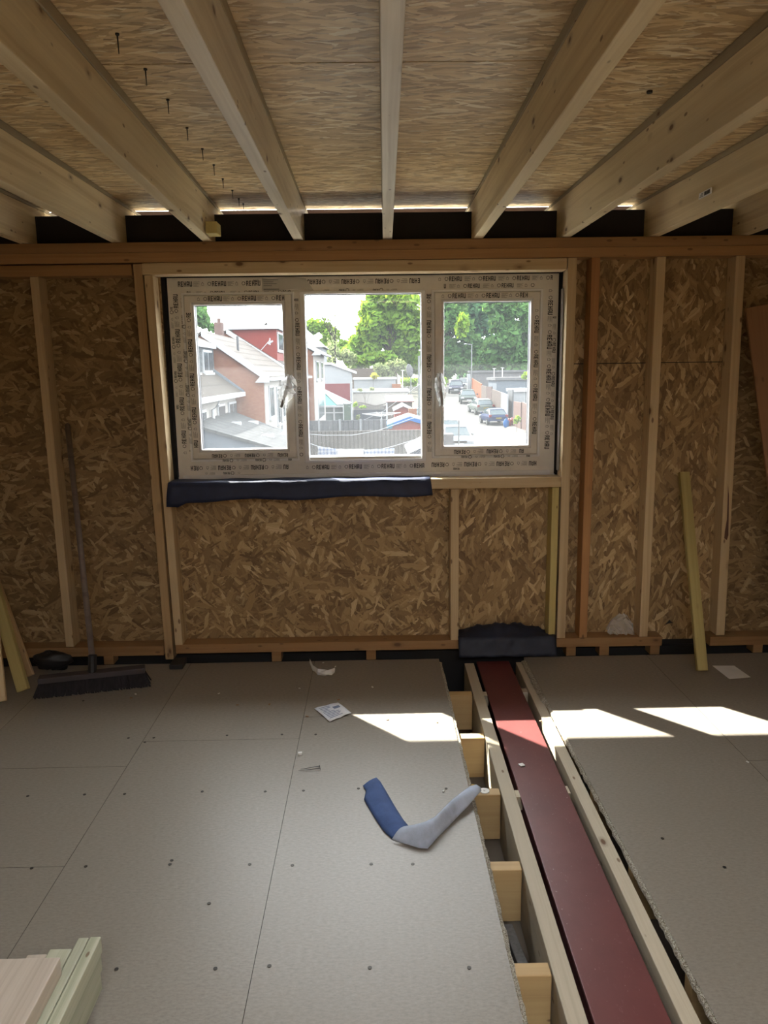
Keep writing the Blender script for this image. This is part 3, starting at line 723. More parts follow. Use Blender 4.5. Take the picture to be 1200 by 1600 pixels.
for i in range(64):
    for j in range(7):
        p = c0+dv*(-.225+.45*i/63)+pv*(-.024+.048*j/6)
        q = p+dv*((i/63-.5)*.045+r_.uniform(-.004, .004))+pv*((j/6-.5)*.03+r_.uniform(-.004, .004))
        mb.add([(p.x-.003,p.y-.003,.064),(p.x+.003,p.y-.003,.064),(p.x,p.y+.003,.064),(q.x-.0045,q.y-.0045,.001+r_.random()*.004),(q.x+.0045,q.y-.0045,.001),(q.x,q.y+.0045,.002)], [(0,1,4,3),(1,2,5,4),(2,0,3,5),(3,4,5)])
bo = mb.build('bristles', M_bristle, br); bo['kind'] = 'stuff'

# black bag and dark bits at the wall foot
tag(lump('black_bag', -1.60, 3.57, .052, .10, .05, .048, M_black, 8, rough=.3), 'crumpled black plastic bag behind the broom at the wall foot', 'bag')
tag(MB().box(1.745, 1.785, 3.70, 3.76, .078, .17).build('black_bracket', M_black, bevel=.003), 'black plastic bracket at the foot of the right-hand split stud', 'bracket')
p = onY(1045, 972, YS-.002)
mb = MB(); mb.add([(p.x-.018, YS-.0015, p.z-.012),(p.x-.004, YS-.0015, p.z+.002),(p.x+.002, YS-.0015, p.z+.013),(p.x+.010, YS-.0015, p.z+.004),(p.x+.024, YS-.0015, p.z-.004),(p.x+.006, YS-.0015, p.z-.006)], [(0,1,2,3,4,5)])
tag(mb.build('black_tape_scrap', M_black, solid=.001), 'scrap of black tape stuck low on the board between the right studs', 'tape')

# ------------------------------------------------------------------ leaning timbers
def px_board(name, lb, top, bot, yt, wd, th, mat, face=(0,-1,0), cat='batten', zb=None):
    t_ = onY(top[0], top[1], yt); b_ = onZ(bot[0], bot[1], zb if zb is not None else th/2*.3+.004)
    return timber(name, lb, cat, b_, t_, wd, th, mat, upv=(0,-1,0))
px_board('leaning_batten', 'yellow treated batten leaning against the right wall boards', (1068.5, 738), (1097, 1048), 3.745, .050, .025, M_yellow)
timber('leaning_batten', 'yellowish batten leaning in the left corner, its foot near the broom', 'batten', onZ(37, 1079, .004), Vector((-1.97, 3.66, .90)), .055, .025, M_yellow, upv=(0,-1,0))
timber('leaning_batten', 'pale planed board leaning at the far left edge', 'batten', onZ(-1, 1097, .004), Vector((-1.90, 3.64, 1.0)), .06, .03, M_stud_pale, upv=(.3,-1,0))
timber('leaning_batten', 'short batten leaning behind the yellowish one on the left', 'batten', onZ(48, 1056, .004), Vector((-1.90, 3.66, .55)), .035, .02, M_stud, upv=(0,-1,0))
timber('leaning_board', 'tall orange-brown plank leaning at the right edge of the wall', 'plank', (2.04, 3.44, .005), (1.80, 3.655, 1.70), .095, .028, wood('plank_shaded', (.30,.155,.07), (.20,.09,.04)), upv=(-.25,-1,0))  # brown is darkened to stand in for shade on the turned-away face

# ------------------------------------------------------------------ timber stack, bottom left
zs = .16
def stackp(lb, x0, x1, yend, z0, z1, mt, yst=-.2, dx=0):
    return timber('stacked_timber', lb, 'timber', ((x0+x1)/2+dx, yst, (z0+z1)/2), ((x0+x1)/2, yend, (z0+z1)/2), x1-x0-.001, z1-z0-.0012, mt, group='timbers stacked in the near left corner')
stackp('green-tinged treated timber on the right side of the near stack, longest of all', -.667, -.641, 1.549, .118, .16, M_green)
stackp('green-tinged treated timber second from the right in the near stack', -.693, -.668, 1.547, .118, .16, M_green)
stackp('treated timber under the right side of the near stack, middle layer', -.695, -.643, 1.545, .075, .117, M_green)
stackp('treated timber at the bottom right of the near stack', -.695, -.645, 1.54, .03, .074, M_green)
stackp('pale timber end showing between planks at the back of the near stack', -.745, -.695, 1.516, .115, .158, M_green)
stackp('pale timber end at the back left of the near stack', -.792, -.747, 1.508, .115, .152, M_stackp)
stackp('treated timber filling the middle of the near stack', -.792, -.697, 1.49, .03, .113, M_green)
stackp('wide planed board lying on top of the near stack', -.868, -.684, 1.435, .161, .205, M_stackp)
timber('bearer', 'short timber bearer under the near stack', 'timber', (-.87, 1.30, .0145), (-.63, 1.30, .0145), .045, .029, M_green)
timber('bearer', 'second short timber bearer under the near stack, further back', 'timber', (-.87, .3, .0145), (-.63, .3, .0145), .045, .029, M_green)

# ------------------------------------------------------------------ paper, card, debris, nails, screws
def flat(name, lb, cat, px, mat, z=.002, th=.0008, extra=None):
    pts = [onZ(x, y, z) for x, y in px]; mb = MB(); mb.ext(pts, (0,0,-th)); return tag(mb.build(name, mat), lb, cat)
lf = thing('leaflet', onZ(520, 1112), 'white printed leaflet lying on the floor by the sunlit patch', 'paper')
P4 = [(491,1107),(528,1098),(549,1114),(515,1128)]; q = [onZ(x, y, .003) for x, y in P4]
mb = MB(); rows = [[q[0].lerp(q[1], i/6).lerp(q[3].lerp(q[2], i/6), j/6)+Vector((0,0,.003*abs(math.sin(i*1.1+j*.5)))) for i in range(7)] for j in range(7)]
mb.grid(rows); mb.build('paper_sheet', M_paper, lf, smooth=True, solid=.0006)
mb = MB()
def lq(u, v): return q[0].lerp(q[1], u).lerp(q[3].lerp(q[2], u), v)+Vector((0,0,.0042))
for k in range(9):
    v = .12+k*.09; u0 = .1; u1 = .5+.35*random.random()
    if k in (2, 3): u1 = .4
    mb.add([lq(u0,v), lq(u1,v), lq(u1,v+.035), lq(u0,v+.035)], [(0,1,2,3)])
mb.add([lq(.6,.25), lq(.88,.25), lq(.88,.42), lq(.6,.42)], [(0,1,2,3)])
mb.build('print', plain('blue_grey_ink', (.18,.22,.34), .6), lf)
flat('card_offcut', 'pale card offcut lying near the wall at the right', 'card', [(1113,1040),(1147,1040),(1173,1058),(1140,1061)], M_card)
# crumpled paper strip
mb = MB(); rows = []
for k, (x, y) in enumerate([(482,1037),(485,1048),(492,1055),(503,1056),(514,1054),(521,1049)]):
    a = onZ(x, y, .004); wd = [.014, .022, .03, .034, .03, .016][k]
    rows.append([a+Vector((.4*wd, wd*(j/4)*1.6, .006+.012*math.sin(j*1.9+k))) for j in range(5)])
mb.grid(rows); tag(mb.build('paper_scrap', M_card, solid=.0008), 'crumpled torn strip of white paper near the wall', 'paper scrap')
def bit(name, lb, x, y, s, mat, rot=0, th=.004, cat='offcut', asp=1.0):
    c_ = onZ(x, y, 0); z0 = 0
    if .43 < c_.x < .70: c_ = onZ(x, y, -.03); z0 = -.030
    mb = MB(); mb.box(-s/2, s/2, -s/2*asp, s/2*asp, 0, th); o_ = mb.build(name, mat, bevel=.0006); o_.location = (c_.x, c_.y, z0+.0003); o_.rotation_euler = (0, 0, rot)
    return tag(o_, lb, cat)
bit('plastic_packer', 'small white square packer lying on the red steel', 815, 1196, .019, M_chiptrim, .4)
bit('plastic_packer', 'small white square packer on the floor above the two nails', 469, 1179, .015, M_chiptrim, .1, .008)
bl = [(371,1102,'beside the leaflet, further left'),(342,1084,'midway between the broom and the leaflet'),(421,1101,'just left of the leaflet'),(582,1074,'above the sunlit patch'),
      (468,1076,'above the leaflet'),(529,1094,'touching the far side of the leaflet'),(606,1125,'in the left sunlit patch'),(683,1129,'near the channel edge in the sunlit patch'),
      (212,1085,'right in front of the broom end'),(205,1091,'just off the broom end, the smaller one'),(505,1036,'above the crumpled strip'),(524,1042,'right of the crumpled strip'),(1168,1191,'on the right-hand floor by a seam'),
      (480,1120,'at the seam by the leaflet corner'),(845,1127,'on the right timber in the sun'),(693,1237,'beside the grey end of the membrane')]
for k, (x, y, s) in enumerate(bl):
    pale = k in (1, 3, 4, 8, 10, 11, 12, 15)
    bit('wood_chip', ('pale' if pale else 'brown')+' wood chip on the floor, '+s, x, y, .010 if pale else .012, M_card if pale else plain('chip_brown', (.30,.17,.09), .8), k*.7, .003, 'wood chip', .6)
def nail(name, lb, a, b, r=.0016, head=.0045, up_=.004):
    a = onZ(*a, up_); b = onZ(*b, up_); mb = MB(); mb.tube([a, b], [r*.4, r], 6); d = (b-a).normalized(); mb.tube([b, b+d*.0018], head*.8, 8)
    return tag(mb.build(name, M_nail), lb, 'nail')
nail('nail', 'long dark nail on the floor, the nearer of two side by side', (466,1204), (500,1201), up_=.0045)
nail('nail', 'long dark nail on the floor, the farther of two side by side', (469,1202), (499,1197), up_=.0045)
# nails coming through the deck
NP = [(183,60,.045,'nearest the camera'),(227,115,.042,'second from the camera, by the deck seam'),(262,163,.04,'third from the camera'),(292,207,.04,'fourth from the camera'),(316,240,.04,'fifth, mid row'),
      (334,265,.04,'sixth in the row'),(348,287,.038,'seventh in the row'),(363,305,.036,'eighth, towards the wall'),(373,318,.034,'next to last by the wall'),(380,326,.03,'last by the wall')]
for k, (x, y, l, s) in enumerate(NP):
    t_ = onZ(x, y-8, ZC); mb = MB(); mb.tube([t_, (t_.x+.001, t_.y, ZC-l)], [.0022, .0009], 6); mb.tube([(t_.x, t_.y, ZC), (t_.x, t_.y, ZC-.004)], .005, 7)
    tag(mb.build('deck_nail', M_nail), 'dark nail poking through the roof deck, '+s, 'nail', 'nails poking through the roof deck')
t_ = onZ(1015, 142, ZC); mb = MB(); mb.tube([t_, (t_.x, t_.y, ZC-.006)], .009, 8); tag(mb.build('deck_nail', M_nail), 'dark knot-like nail head in the roof deck right of centre', 'nail')
# screw heads in the floor
sp = [(93,308),(283,303),(417,301),(677,293),(888,293),(1016,290),(287,544),(575,524),(569,537),(836,537),(979,540),(700,668),(106,550),(390,888),(721,886),(902,877),(515,113),(430,114),(760,105),(944,102),(1057,102),(485,128)]
sp = [(x/2.143, 1100+y/2.143) for x, y in sp]+[(580,1350),(578,1512),(733,1512),(697,1232),(645,1350),(1035,1310),(1132,1355),(130,1095),(560,1232)]
me0 = None
ORD = ['first', 'second', 'third', 'fourth', 'fifth', 'sixth', 'seventh', 'eighth', 'ninth', 'tenth']
def rowof(x, y):
    if x > 900: return 'on the right-hand floor'
    for lo, hi, n_ in ((1480, 1600, 'the screw row nearest the camera'), (1335, 1380, 'the second screw row from the camera'), (1215, 1260, 'the screw row level with the blue membrane'), (1140, 1170, 'the screw row just before the leaflet')):
        if lo <= y <= hi: return n_
    return 'between the screw rows'
rows_ = {}
for x, y in sp: rows_.setdefault(rowof(x, y), []).append((x, y))
for v_ in rows_.values(): v_.sort()
for k, (x, y) in enumerate(sp):
    c_ = onZ(x, y, .0005)
    if me0 is None:
        mb = MB(); mb.tube([(0,0,0),(0,0,.0012)], .0052, 10); so = mb.build('floor_screw', M_nail); me0 = so.data
    else: so = bpy.data.objects.new('floor_screw', me0); C.objects.link(so)
    so.location = (c_.x, c_.y, .0002)
    rn = rowof(x, y); n_ = rows_[rn].index((x, y))
    tag(so, 'dark floor screw, %s from the left %s' % (ORD[n_], ('in '+rn) if rn.startswith('the') else rn), 'screw', 'screw heads in the floor boards')
# plastic bag on the right plate
mb = MB(); rows = []; r_ = random.Random(4)
for j in range(9):
    row = []
    for i in range(12):
        s = i/11; q_ = j/8; hgt = .105*math.sin(PI*min(1, s*.95+.05))**.6*(.65+.5*s)
        row.append((1.185+s*.14+r_.uniform(-.006,.006), 3.75-.05*q_+r_.uniform(-.012,.012), .080+hgt*(1-abs(q_-.4)*1.4 if q_ > .4 else 1)*(1-q_*.3)*(q_ < .99)+r_.uniform(0,.008)))
    rows.append(row)
mb.grid(rows); tag(mb.build('plastic_bag', clear('thin_plastic', (.75,.74,.70), .5), smooth=False), 'crumpled clear plastic bag on the wall plate between the right studs', 'plastic bag')

# ================================================================== outside
def gz(Y):
    P = [(0,-3.38),(70,-3.38),(95,-2.30),(110,-1.40),(130,-.4),(400,6)]
    for (a, b), (c, d) in zip(P, P[1:]):
        if Y <= c: return b+(d-b)*(Y-a)/(c-a)
    return 6
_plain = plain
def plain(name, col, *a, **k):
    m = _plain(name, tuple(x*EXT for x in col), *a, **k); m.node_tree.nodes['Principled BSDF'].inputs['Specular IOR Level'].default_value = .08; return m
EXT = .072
M_white_out = None
def bricks(name, col, col2, mortar=(.55,.5,.45), ax=0, sc_=1.0):
    col, col2, mortar = [tuple(x*EXT for x in q) for q in (col, col2, mortar)]
    t = NT(name); o = t.obj(); sx = t.new('ShaderNodeSeparateXYZ'); t.link(o, sx.inputs[0]); cb = t.new('ShaderNodeCombineXYZ')
    t.link(sx.outputs[ax], cb.inputs[0]); t.link(sx.outputs[2], cb.inputs[1])
    b = t.new('ShaderNodeTexBrick'); t.link(cb.outputs[0], b.inputs['Vector']); b.inputs['Color1'].default_value = (*col, 1); b.inputs['Color2'].default_value = (*col2, 1)
    b.inputs['Mortar'].default_value = (*mortar, 1); b.inputs['Scale'].default_value = 4.4*sc_; b.inputs['Mortar Size'].default_value = .012
    t.bsdf.inputs['Specular IOR Level'].default_value = .05; t.link(b.outputs[0], t.bsdf.inputs['Base Color']); t.bsdf.inputs['Roughness'].default_value = .9; return t.mat
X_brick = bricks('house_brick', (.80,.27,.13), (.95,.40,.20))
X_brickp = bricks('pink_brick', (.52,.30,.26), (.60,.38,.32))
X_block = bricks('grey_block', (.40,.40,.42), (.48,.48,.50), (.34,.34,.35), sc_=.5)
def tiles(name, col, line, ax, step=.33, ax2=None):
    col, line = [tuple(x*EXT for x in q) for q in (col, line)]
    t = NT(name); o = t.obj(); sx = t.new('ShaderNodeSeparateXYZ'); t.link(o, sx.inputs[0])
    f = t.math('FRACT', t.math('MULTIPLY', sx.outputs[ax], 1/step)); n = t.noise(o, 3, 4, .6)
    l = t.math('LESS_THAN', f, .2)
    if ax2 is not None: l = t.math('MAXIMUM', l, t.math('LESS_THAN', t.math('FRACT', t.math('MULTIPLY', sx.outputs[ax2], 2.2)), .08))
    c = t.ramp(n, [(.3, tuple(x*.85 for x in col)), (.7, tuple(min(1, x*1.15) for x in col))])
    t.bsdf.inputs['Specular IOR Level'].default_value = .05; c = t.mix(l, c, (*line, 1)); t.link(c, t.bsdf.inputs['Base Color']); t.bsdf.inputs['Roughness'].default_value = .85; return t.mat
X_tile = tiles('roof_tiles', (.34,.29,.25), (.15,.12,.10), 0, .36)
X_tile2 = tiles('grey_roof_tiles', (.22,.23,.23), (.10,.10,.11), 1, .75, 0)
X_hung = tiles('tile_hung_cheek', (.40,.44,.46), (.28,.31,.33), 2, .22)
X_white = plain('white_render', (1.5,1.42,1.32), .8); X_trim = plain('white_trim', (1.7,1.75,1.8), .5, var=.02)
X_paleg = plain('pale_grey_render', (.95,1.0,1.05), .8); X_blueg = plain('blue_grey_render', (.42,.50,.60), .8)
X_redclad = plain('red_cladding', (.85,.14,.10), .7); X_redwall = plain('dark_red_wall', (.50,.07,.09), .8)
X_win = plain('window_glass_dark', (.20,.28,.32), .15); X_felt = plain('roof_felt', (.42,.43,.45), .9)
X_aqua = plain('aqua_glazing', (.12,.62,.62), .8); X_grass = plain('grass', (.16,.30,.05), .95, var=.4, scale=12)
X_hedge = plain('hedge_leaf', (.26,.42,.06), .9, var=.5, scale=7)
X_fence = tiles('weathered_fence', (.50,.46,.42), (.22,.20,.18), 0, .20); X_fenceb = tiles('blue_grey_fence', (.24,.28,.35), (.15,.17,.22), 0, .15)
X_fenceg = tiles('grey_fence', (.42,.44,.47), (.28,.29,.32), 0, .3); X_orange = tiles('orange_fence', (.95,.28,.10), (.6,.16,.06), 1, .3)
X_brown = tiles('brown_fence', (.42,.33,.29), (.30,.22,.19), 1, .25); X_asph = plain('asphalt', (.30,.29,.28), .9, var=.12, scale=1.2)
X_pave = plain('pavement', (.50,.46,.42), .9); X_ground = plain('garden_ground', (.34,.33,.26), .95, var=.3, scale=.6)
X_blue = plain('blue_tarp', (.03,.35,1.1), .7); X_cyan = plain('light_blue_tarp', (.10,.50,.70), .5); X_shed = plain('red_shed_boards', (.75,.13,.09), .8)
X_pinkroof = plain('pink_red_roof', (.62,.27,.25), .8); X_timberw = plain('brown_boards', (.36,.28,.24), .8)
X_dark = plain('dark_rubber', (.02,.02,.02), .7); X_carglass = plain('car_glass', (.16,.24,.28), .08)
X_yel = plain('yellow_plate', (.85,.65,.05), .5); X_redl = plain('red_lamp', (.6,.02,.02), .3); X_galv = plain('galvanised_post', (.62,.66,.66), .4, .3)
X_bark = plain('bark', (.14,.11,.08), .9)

# ground and road
mb = MB(); ys = [5,30,50,70,82,95,103,110,120,130,200,300]
mb.grid([[(-90, y, gz(y)), (90, y, gz(y))] for y in ys]); struct(mb.build('ground', X_ground))
def rd(y): return 3.9+(y-45)*.058                      # left kerb
def rr_(y): return 10.0+(y-45)*.072                    # right kerb
ys2 = [20,30,45,60,70,76,82,88,95,100,105,110,118]
struct(MB().grid([[(rd(y), y, gz(y)+.03), (rr_(y), y, gz(y)+.03)] for y in ys2]).build('road', X_asph))
struct(MB().grid([[(rr_(y), y, gz(y)+.12), (rr_(y)+2.3, y, gz(y)+.12)] for y in ys2]).build('pavement', X_pave))
struct(MB().grid([[(rr_(y)-.15, y, gz(y)+.03), (rr_(y), y, gz(y)+.12)] for y in ys2]).build('kerb', X_pave))

def part(root, name, mb, mat, **k): return mb.build(name, mat, root, **k)
def house_window(root, x, y0, y1, z0, z1, panes=2, side=1, par=None):
    """window in a wall facing +X"""
    f = part(root, 'window', MB().box(x, x+.06, y0, y1, z0, z1), X_trim)
    mb = MB(); n = panes; d = (y1-y0)/n
    for i in range(n): mb.box(x+.061, x+.075, y0+d*i+.07, y0+d*(i+1)-.05, z0+.08, z1-.08)
    mb.build('pane', X_win, f); part(root, 'window_ledge', MB().box(x, x+.12, y0-.05, y1+.05, z0-.08, z0), X_trim)
# ---- near house with the grey dormer
a = thing('terraced_house', (-8, 25, -3.38), 'near terraced house at left with a grey tile-hung dormer over a low tiled roof', 'house')
part(a, 'wall', MB().box(-10, -5.3, 16, 29.75, -3.4, .72), X_white)
part(a, 'lower_roof', MB().ext([(-4.98,15,.74),(-6.05,15,1.5),(-6.6,15,1.5),(-6.6,15,.74)], (0,14.75,0)), tiles('lower_roof_tiles', (.32,.27,.22), (.15,.13,.11), 1, .34, 0))
part(a, 'gutter', MB().box(-5.05, -4.9, 15, 29.75, .60, .76), X_trim)
part(a, 'lead_flashing', MB().ext([(-4.95,29.85,.80),(-6.05,29.85,1.62),(-6.05,29.85,1.50),(-4.95,29.85,.66)], (0,-.14,0)), X_blueg)
part(a, 'dormer', MB().box(-9, -6.05, 16, 29.75, 1.3, 2.42), X_hung)
part(a, 'dormer_fascia', MB().box(-9, -5.93, 15.9, 29.75, 2.38, 2.56), X_trim)
part(a, 'main_roof', MB().ext([(-6.0,16,2.56),(-8.0,16,3.45),(-10.5,16,2.3),(-10.5,16,2.2)], (0,13.75,0)), X_tile)
house_window(a, -6.05, 27.7, 29.2, 1.5, 2.3); house_window(a, -6.05, 25.4, 27.0, 1.5, 2.3)
house_window(a, -5.3, 28.1, 29.6, -.75, .42, 2); house_window(a, -5.3, 26.1, 27.3, -.55, .42, 1); house_window(a, -5.3, 22.2, 24.2, -.95, .35, 2)
mb = MB(); mb.tube([(-5.0,25,.62),(-5.0,25,.45),(-5.2,25,.3),(-5.2,25,-3.3)], .06); part(a, 'downpipe', mb, X_trim)
mb = MB(); mb.tube([(-5.95,22.9,1.9),(-5.9,24.0,1.6),(-5.7,24.4,1.3)], .07); part(a, 'waste_pipe', mb, X_trim)
# ---- brick gabled house
def terrace(lb, xe, xr, ze, zr, y0, y1, wallx, gable=X_brick, side=X_white):
    r = thing('terraced_house', (xr, (y0+y1)/2, -3.38), lb, 'house')
    part(r, 'gable_wall', MB().ext([(wallx,y0,-3.4),(wallx,y0,ze-.02),(xr,y0,zr-.12),(2*xr-wallx,y0,ze-.02),(2*xr-wallx,y0,-3.4)], (0,y1-y0,0)), [gable])
    part(r, 'front_wall', MB().box(wallx, wallx+.04, y0+.02, y1, -3.4, ze-.05), side)
    part(r, 'roof', MB().ext([(xe,y0-.12,ze),(xr,y0-.12,zr),(2*xr-xe,y0-.12,ze),(2*xr-xe,y0-.12,ze-.1),(xr,y0-.12,zr-.1),(xe,y0-.12,ze-.1)], (0,y1-y0+.12,0)), X_tile)
    part(r, 'bargeboard', MB().ext([(xe,y0-.18,ze+.02),(xr,y0-.18,zr+.02),(xr,y0-.18,zr-.22),(xe-.35,y0-.18,ze-.0),(xe-.55,y0-.18,ze-.22),(xe,y0-.18,ze-.22)], (0,.08,0)), X_trim)
    part(r, 'gutter', MB().box(xe-.05, xe+.1, y0-.1, y1, ze-.16, ze-.03), X_trim)
    return r
b = terrace('brick gable-ended house with white bargeboard, seen in the left window light', -3.98, -6.5, 1.32, 3.08, 30, 39.75, -4.22)
house_window(b, -4.18, 30.9, 32.2, -.35, .95, 2); house_window(b, -4.18, 33.4, 34.2, -.75, .85, 1); house_window(b, -4.18, 35.2, 38.2, -.6, .9, 3)
house_window(b, -4.18, 34.6, 37, -3.0, -1.3, 3)
mb = MB(); mb.tube([(-4.1,34.7,1.2),(-4.1,34.7,-3.3)], .06); part(b, 'downpipe', mb, X_trim)
mb = MB(); mb.tube([(-5.5,32,2.35),(-5.5,32,2.95)], .05); part(b, 'vent_pipe', mb, X_felt)
mb = MB(); mb.tube([(-5.05,29.95,-.72),(-4.25,29.95,-1.25)], .02); part(b, 'cable', mb, X_trim)
c = terrace('next terraced house along with a red dormer and white aerial', -3.75, -7.4, 1.30, 3.68, 40, 47, -3.95)
part(c, 'dormer', MB().box(-7.3, -5.0, 41, 46.5, 1.9, 3.72), X_redclad)
part(c, 'dormer_roof', MB().box(-7.6, -4.85, 40.7, 46.7, 3.72, 3.92), X_trim)
f = part(c, 'dormer_window', MB().box(-5.0, -4.94, 41.2, 45.8, 2.55, 3.6), X_trim); MB().box(-4.939, -4.92, 41.4, 45.6, 2.7, 3.5).build('pane', X_win, f)
house_window(c, -3.91, 41.2, 42.6, -.6, .85, 2)
mb = MB(); mb.tube([(-6.0,40.6,2.4),(-5.3,40.6,3.15)], .02); mb.tube([(-5.4,40.6,2.95),(-5.15,40.6,3.1)], .05); mb.tube([(-5.3,40.6,2.9),(-5.3,40.6,3.25)], .03); part(c, 'aerial', mb, X_trim)
cy_ = thing('chimney', (-7.55, 39, 2.9), 'square brick chimney on the terrace ridge in the left light', 'chimney')
part(cy_, 'stack', MB().box(-7.75, -7.38, 38.6, 39.2, 2.6, 3.95), X_brickp); mb = MB(); mb.tube([(-7.56,38.9,3.95),(-7.56,38.9,4.15)], .09); part(cy_, 'pot', mb, X_brickp)
d = terrace('far terraced house end at the left edge of the middle window light', -3.15, -6.3, 2.72, 4.5, 47.5, 58, -3.62)
house_window(d, -3.58, 49, 51, 1.0, 2.2, 2); house_window(d, -3.58, 53.5, 55.5, 1.0, 2.2, 2); house_window(d, -3.58, 50, 55.5, -1.6, -.2, 4)
# hipped roof house far behind
e = thing('hipped_house', (-7, 80, -2.9), 'distant house with a pale hipped roof, behind the left of the middle light', 'house')
part(e, 'wall', MB().box(-12, -4.9, 76, 84, -3.2, 3.9), X_paleg)
mb = MB(); mb.add([(-12.3,75.6,3.9),(-4.6,75.6,3.9),(-4.6,84.4,3.9),(-12.3,84.4,3.9),(-10,80,6.0),(-6.8,80,6.0)], [(0,1,5,4),(1,2,5),(2,3,4,5),(3,0,4),(0,3,2,1)]); part(e, 'roof', mb, X_felt)
part(e, 'window', MB().box(-6.6, -5.6, 75.92, 76, 2.2, 3.3), X_win)
f_ = thing('pale_outbuilding', (-3, 74, -3.2), 'pale grey building with a sloping white-edged roof beside the red wall', 'building')
A, B = onY(500,568,74), onY(555,582,74)
part(f_, 'wall', MB().ext([(A.x,74,-3.4),(B.x-.35,74,-3.4),(B.x-.35,74,B.z),(A.x+1.0,74,A.z),(A.x,74,A.z)], (0,1.8,0)), X_paleg)
part(f_, 'roof', MB().ext([(A.x-.1,73.8,A.z+.08),(A.x+1.0,73.8,A.z+.08),(B.x+.1,73.8,B.z+.08),(B.x+.1,73.8,B.z-.12),(A.x+1.0,73.8,A.z-.12),(A.x-.1,73.8,A.z-.12)], (0,2.0,0)), X_trim)
r = MB(); p0 = onY(489,600,68); p1 = onY(547,614,68)
tag(MB().box(p0.x, p1.x, 68, 68.25, -3.38, p0.z).build('red_wall', X_redwall), 'dark red wall panel beyond the conservatory', 'wall')
# grey lean-to extension in the left light
g = thing('lean_to_extension', (-3.8, 24, -3.38), 'blue-grey rendered extension with a slab-tiled sloping roof, bottom of the left light', 'extension')
part(g, 'wall', MB().ext([(-5.28,22.1,-3.38),(-2.75,22.1,-3.38),(-2.75,22.1,-.78),(-5.28,22.1,.02)], (0,6,0)), X_blueg)
mb = MB(); mb.add([(-5.28,22,.06),(-2.62,22,-.74),(-2.72,27.5,-.80),(-5.28,29.0,.06),(-5.28,22,-.03),(-2.62,22,-.83),(-2.72,27.5,-.89),(-5.28,29.0,-.03)], [(0,1,2,3),(4,7,6,5),(0,4,5,1),(1,5,6,2),(2,6,7,3),(3,7,4,0)]); part(g, 'roof', mb, X_tile2)
mb = MB()
for (x, y) in ((-4.7,25.5),(-4.4,27.3),(-3.5,24.6)): mb.box(x-.3, x+.3, y-.12, y+.12, -.22-(x+5.28)*.3+.12, -.16-(x+5.28)*.3+.2)
part(g, 'rooflight', mb, X_trim)

# garages
def flatblock(name, lb, x0, x1, y0, y1, ztop, wall, fas=X_trim, over=.15, fh=.25, cat='garage'):
    r = thing(name, ((x0+x1)/2, y0, gz(y0)), lb, cat)
    part(r, 'wall', MB().box(x0, x1, y0, y1, gz(y0)-.6, ztop-fh), wall); part(r, 'flat_roof', MB().box(x0-over, x1+over, y0-over, y1+over, ztop-fh, ztop), fas); return r
g1 = flatblock('garage', 'farther white-edged flat-roofed garage in the middle light', onY(541,0,98).x, onY(612,0,98).x, 98, 104, onY(575,590,98).z, X_paleg)
g2 = flatblock('garage', 'nearer white-edged flat-roofed garage in the middle light', onY(539,0,80).x, onY(633,0,80).x, 80, 86, onY(585,609,80).z, X_white)
p = onY(620,600,97); part(g1, 'brick_pier', MB().box(p.x-.6, p.x+.5, 97, 98, gz(97), p.z), X_brick)
# conservatory
k_ = thing('conservatory', (-3, 60, -3.38), 'white-framed conservatory with an aqua glazed roof, left of the middle light', 'conservatory')
cx0, cx1 = -5.8, -2.05; zt_ = -1.02
part(k_, 'dwarf_wall', MB().box(cx0, cx1, 59, 63, -3.38, -2.35), X_white)
mb = MB(); mb.add([(cx0,58.8,zt_),(cx1+.2,58.8,zt_),(cx1+.2,63,zt_),(cx0,63,zt_),(cx0,60.8,.22),(-4.15,60.8,.22)], [(0,1,5,4),(1,2,5),(2,3,4,5),(0,3,2,1)]); part(k_, 'glazed_roof', mb, X_aqua)
mb = MB(); mb.tube([(-4.15,60.8,.25),(cx1+.25,58.75,zt_)], .09); mb.tube([(cx0,60.8,.25),(-4.15,60.8,.25)], .09); mb.tube([(-4.15,60.8,.25),(cx1+.25,63,zt_)], .09)
mb.ext([(-4.15,60.7,.27),(cx1+.2,58.78,zt_+.05),(-2.75,58.78,zt_+.05)], (0,0,.02)); part(k_, 'roof_bars', mb, X_trim)
mb = MB(); mb.box(cx0, cx1+.2, 58.7, 58.9, zt_-.14, zt_); mb.box(cx0, cx1, 58.9, 59, -2.45, -2.33); mb.box(cx0, cx1, 58.9, 59, -1.62, -1.54)
for i in range(5): x = cx1-i*.95; mb.box(x-.06, x+.06, 58.88, 59, -2.4, zt_)
part(k_, 'frame', mb, X_trim); part(k_, 'glazing', MB().box(cx0, cx1-.02, 59.0, 59.03, -2.4, zt_-.1), plain('cons_glass', (.50,.62,.62), .1))
d_ = thing('glass_screen', (-1.5, 58, -3.38), 'clear glass side panel standing beside the conservatory', 'glass screen')
a_, b_ = onY(535.5,630,58), onY(550,655,58)
mb = MB(); mb.box(a_.x, a_.x+.07, 58, 58.06, -3.38, a_.z); mb.box(b_.x-.07, b_.x, 58, 58.06, -3.38, a_.z); mb.box(a_.x, b_.x, 58, 58.06, a_.z-.08, a_.z); part(d_, 'frame', mb, X_trim)
part(d_, 'glass', MB().box(a_.x+.07, b_.x-.07, 58.02, 58.04, -3.3, a_.z-.08), plain('green_glass', (.38,.52,.42), .1))

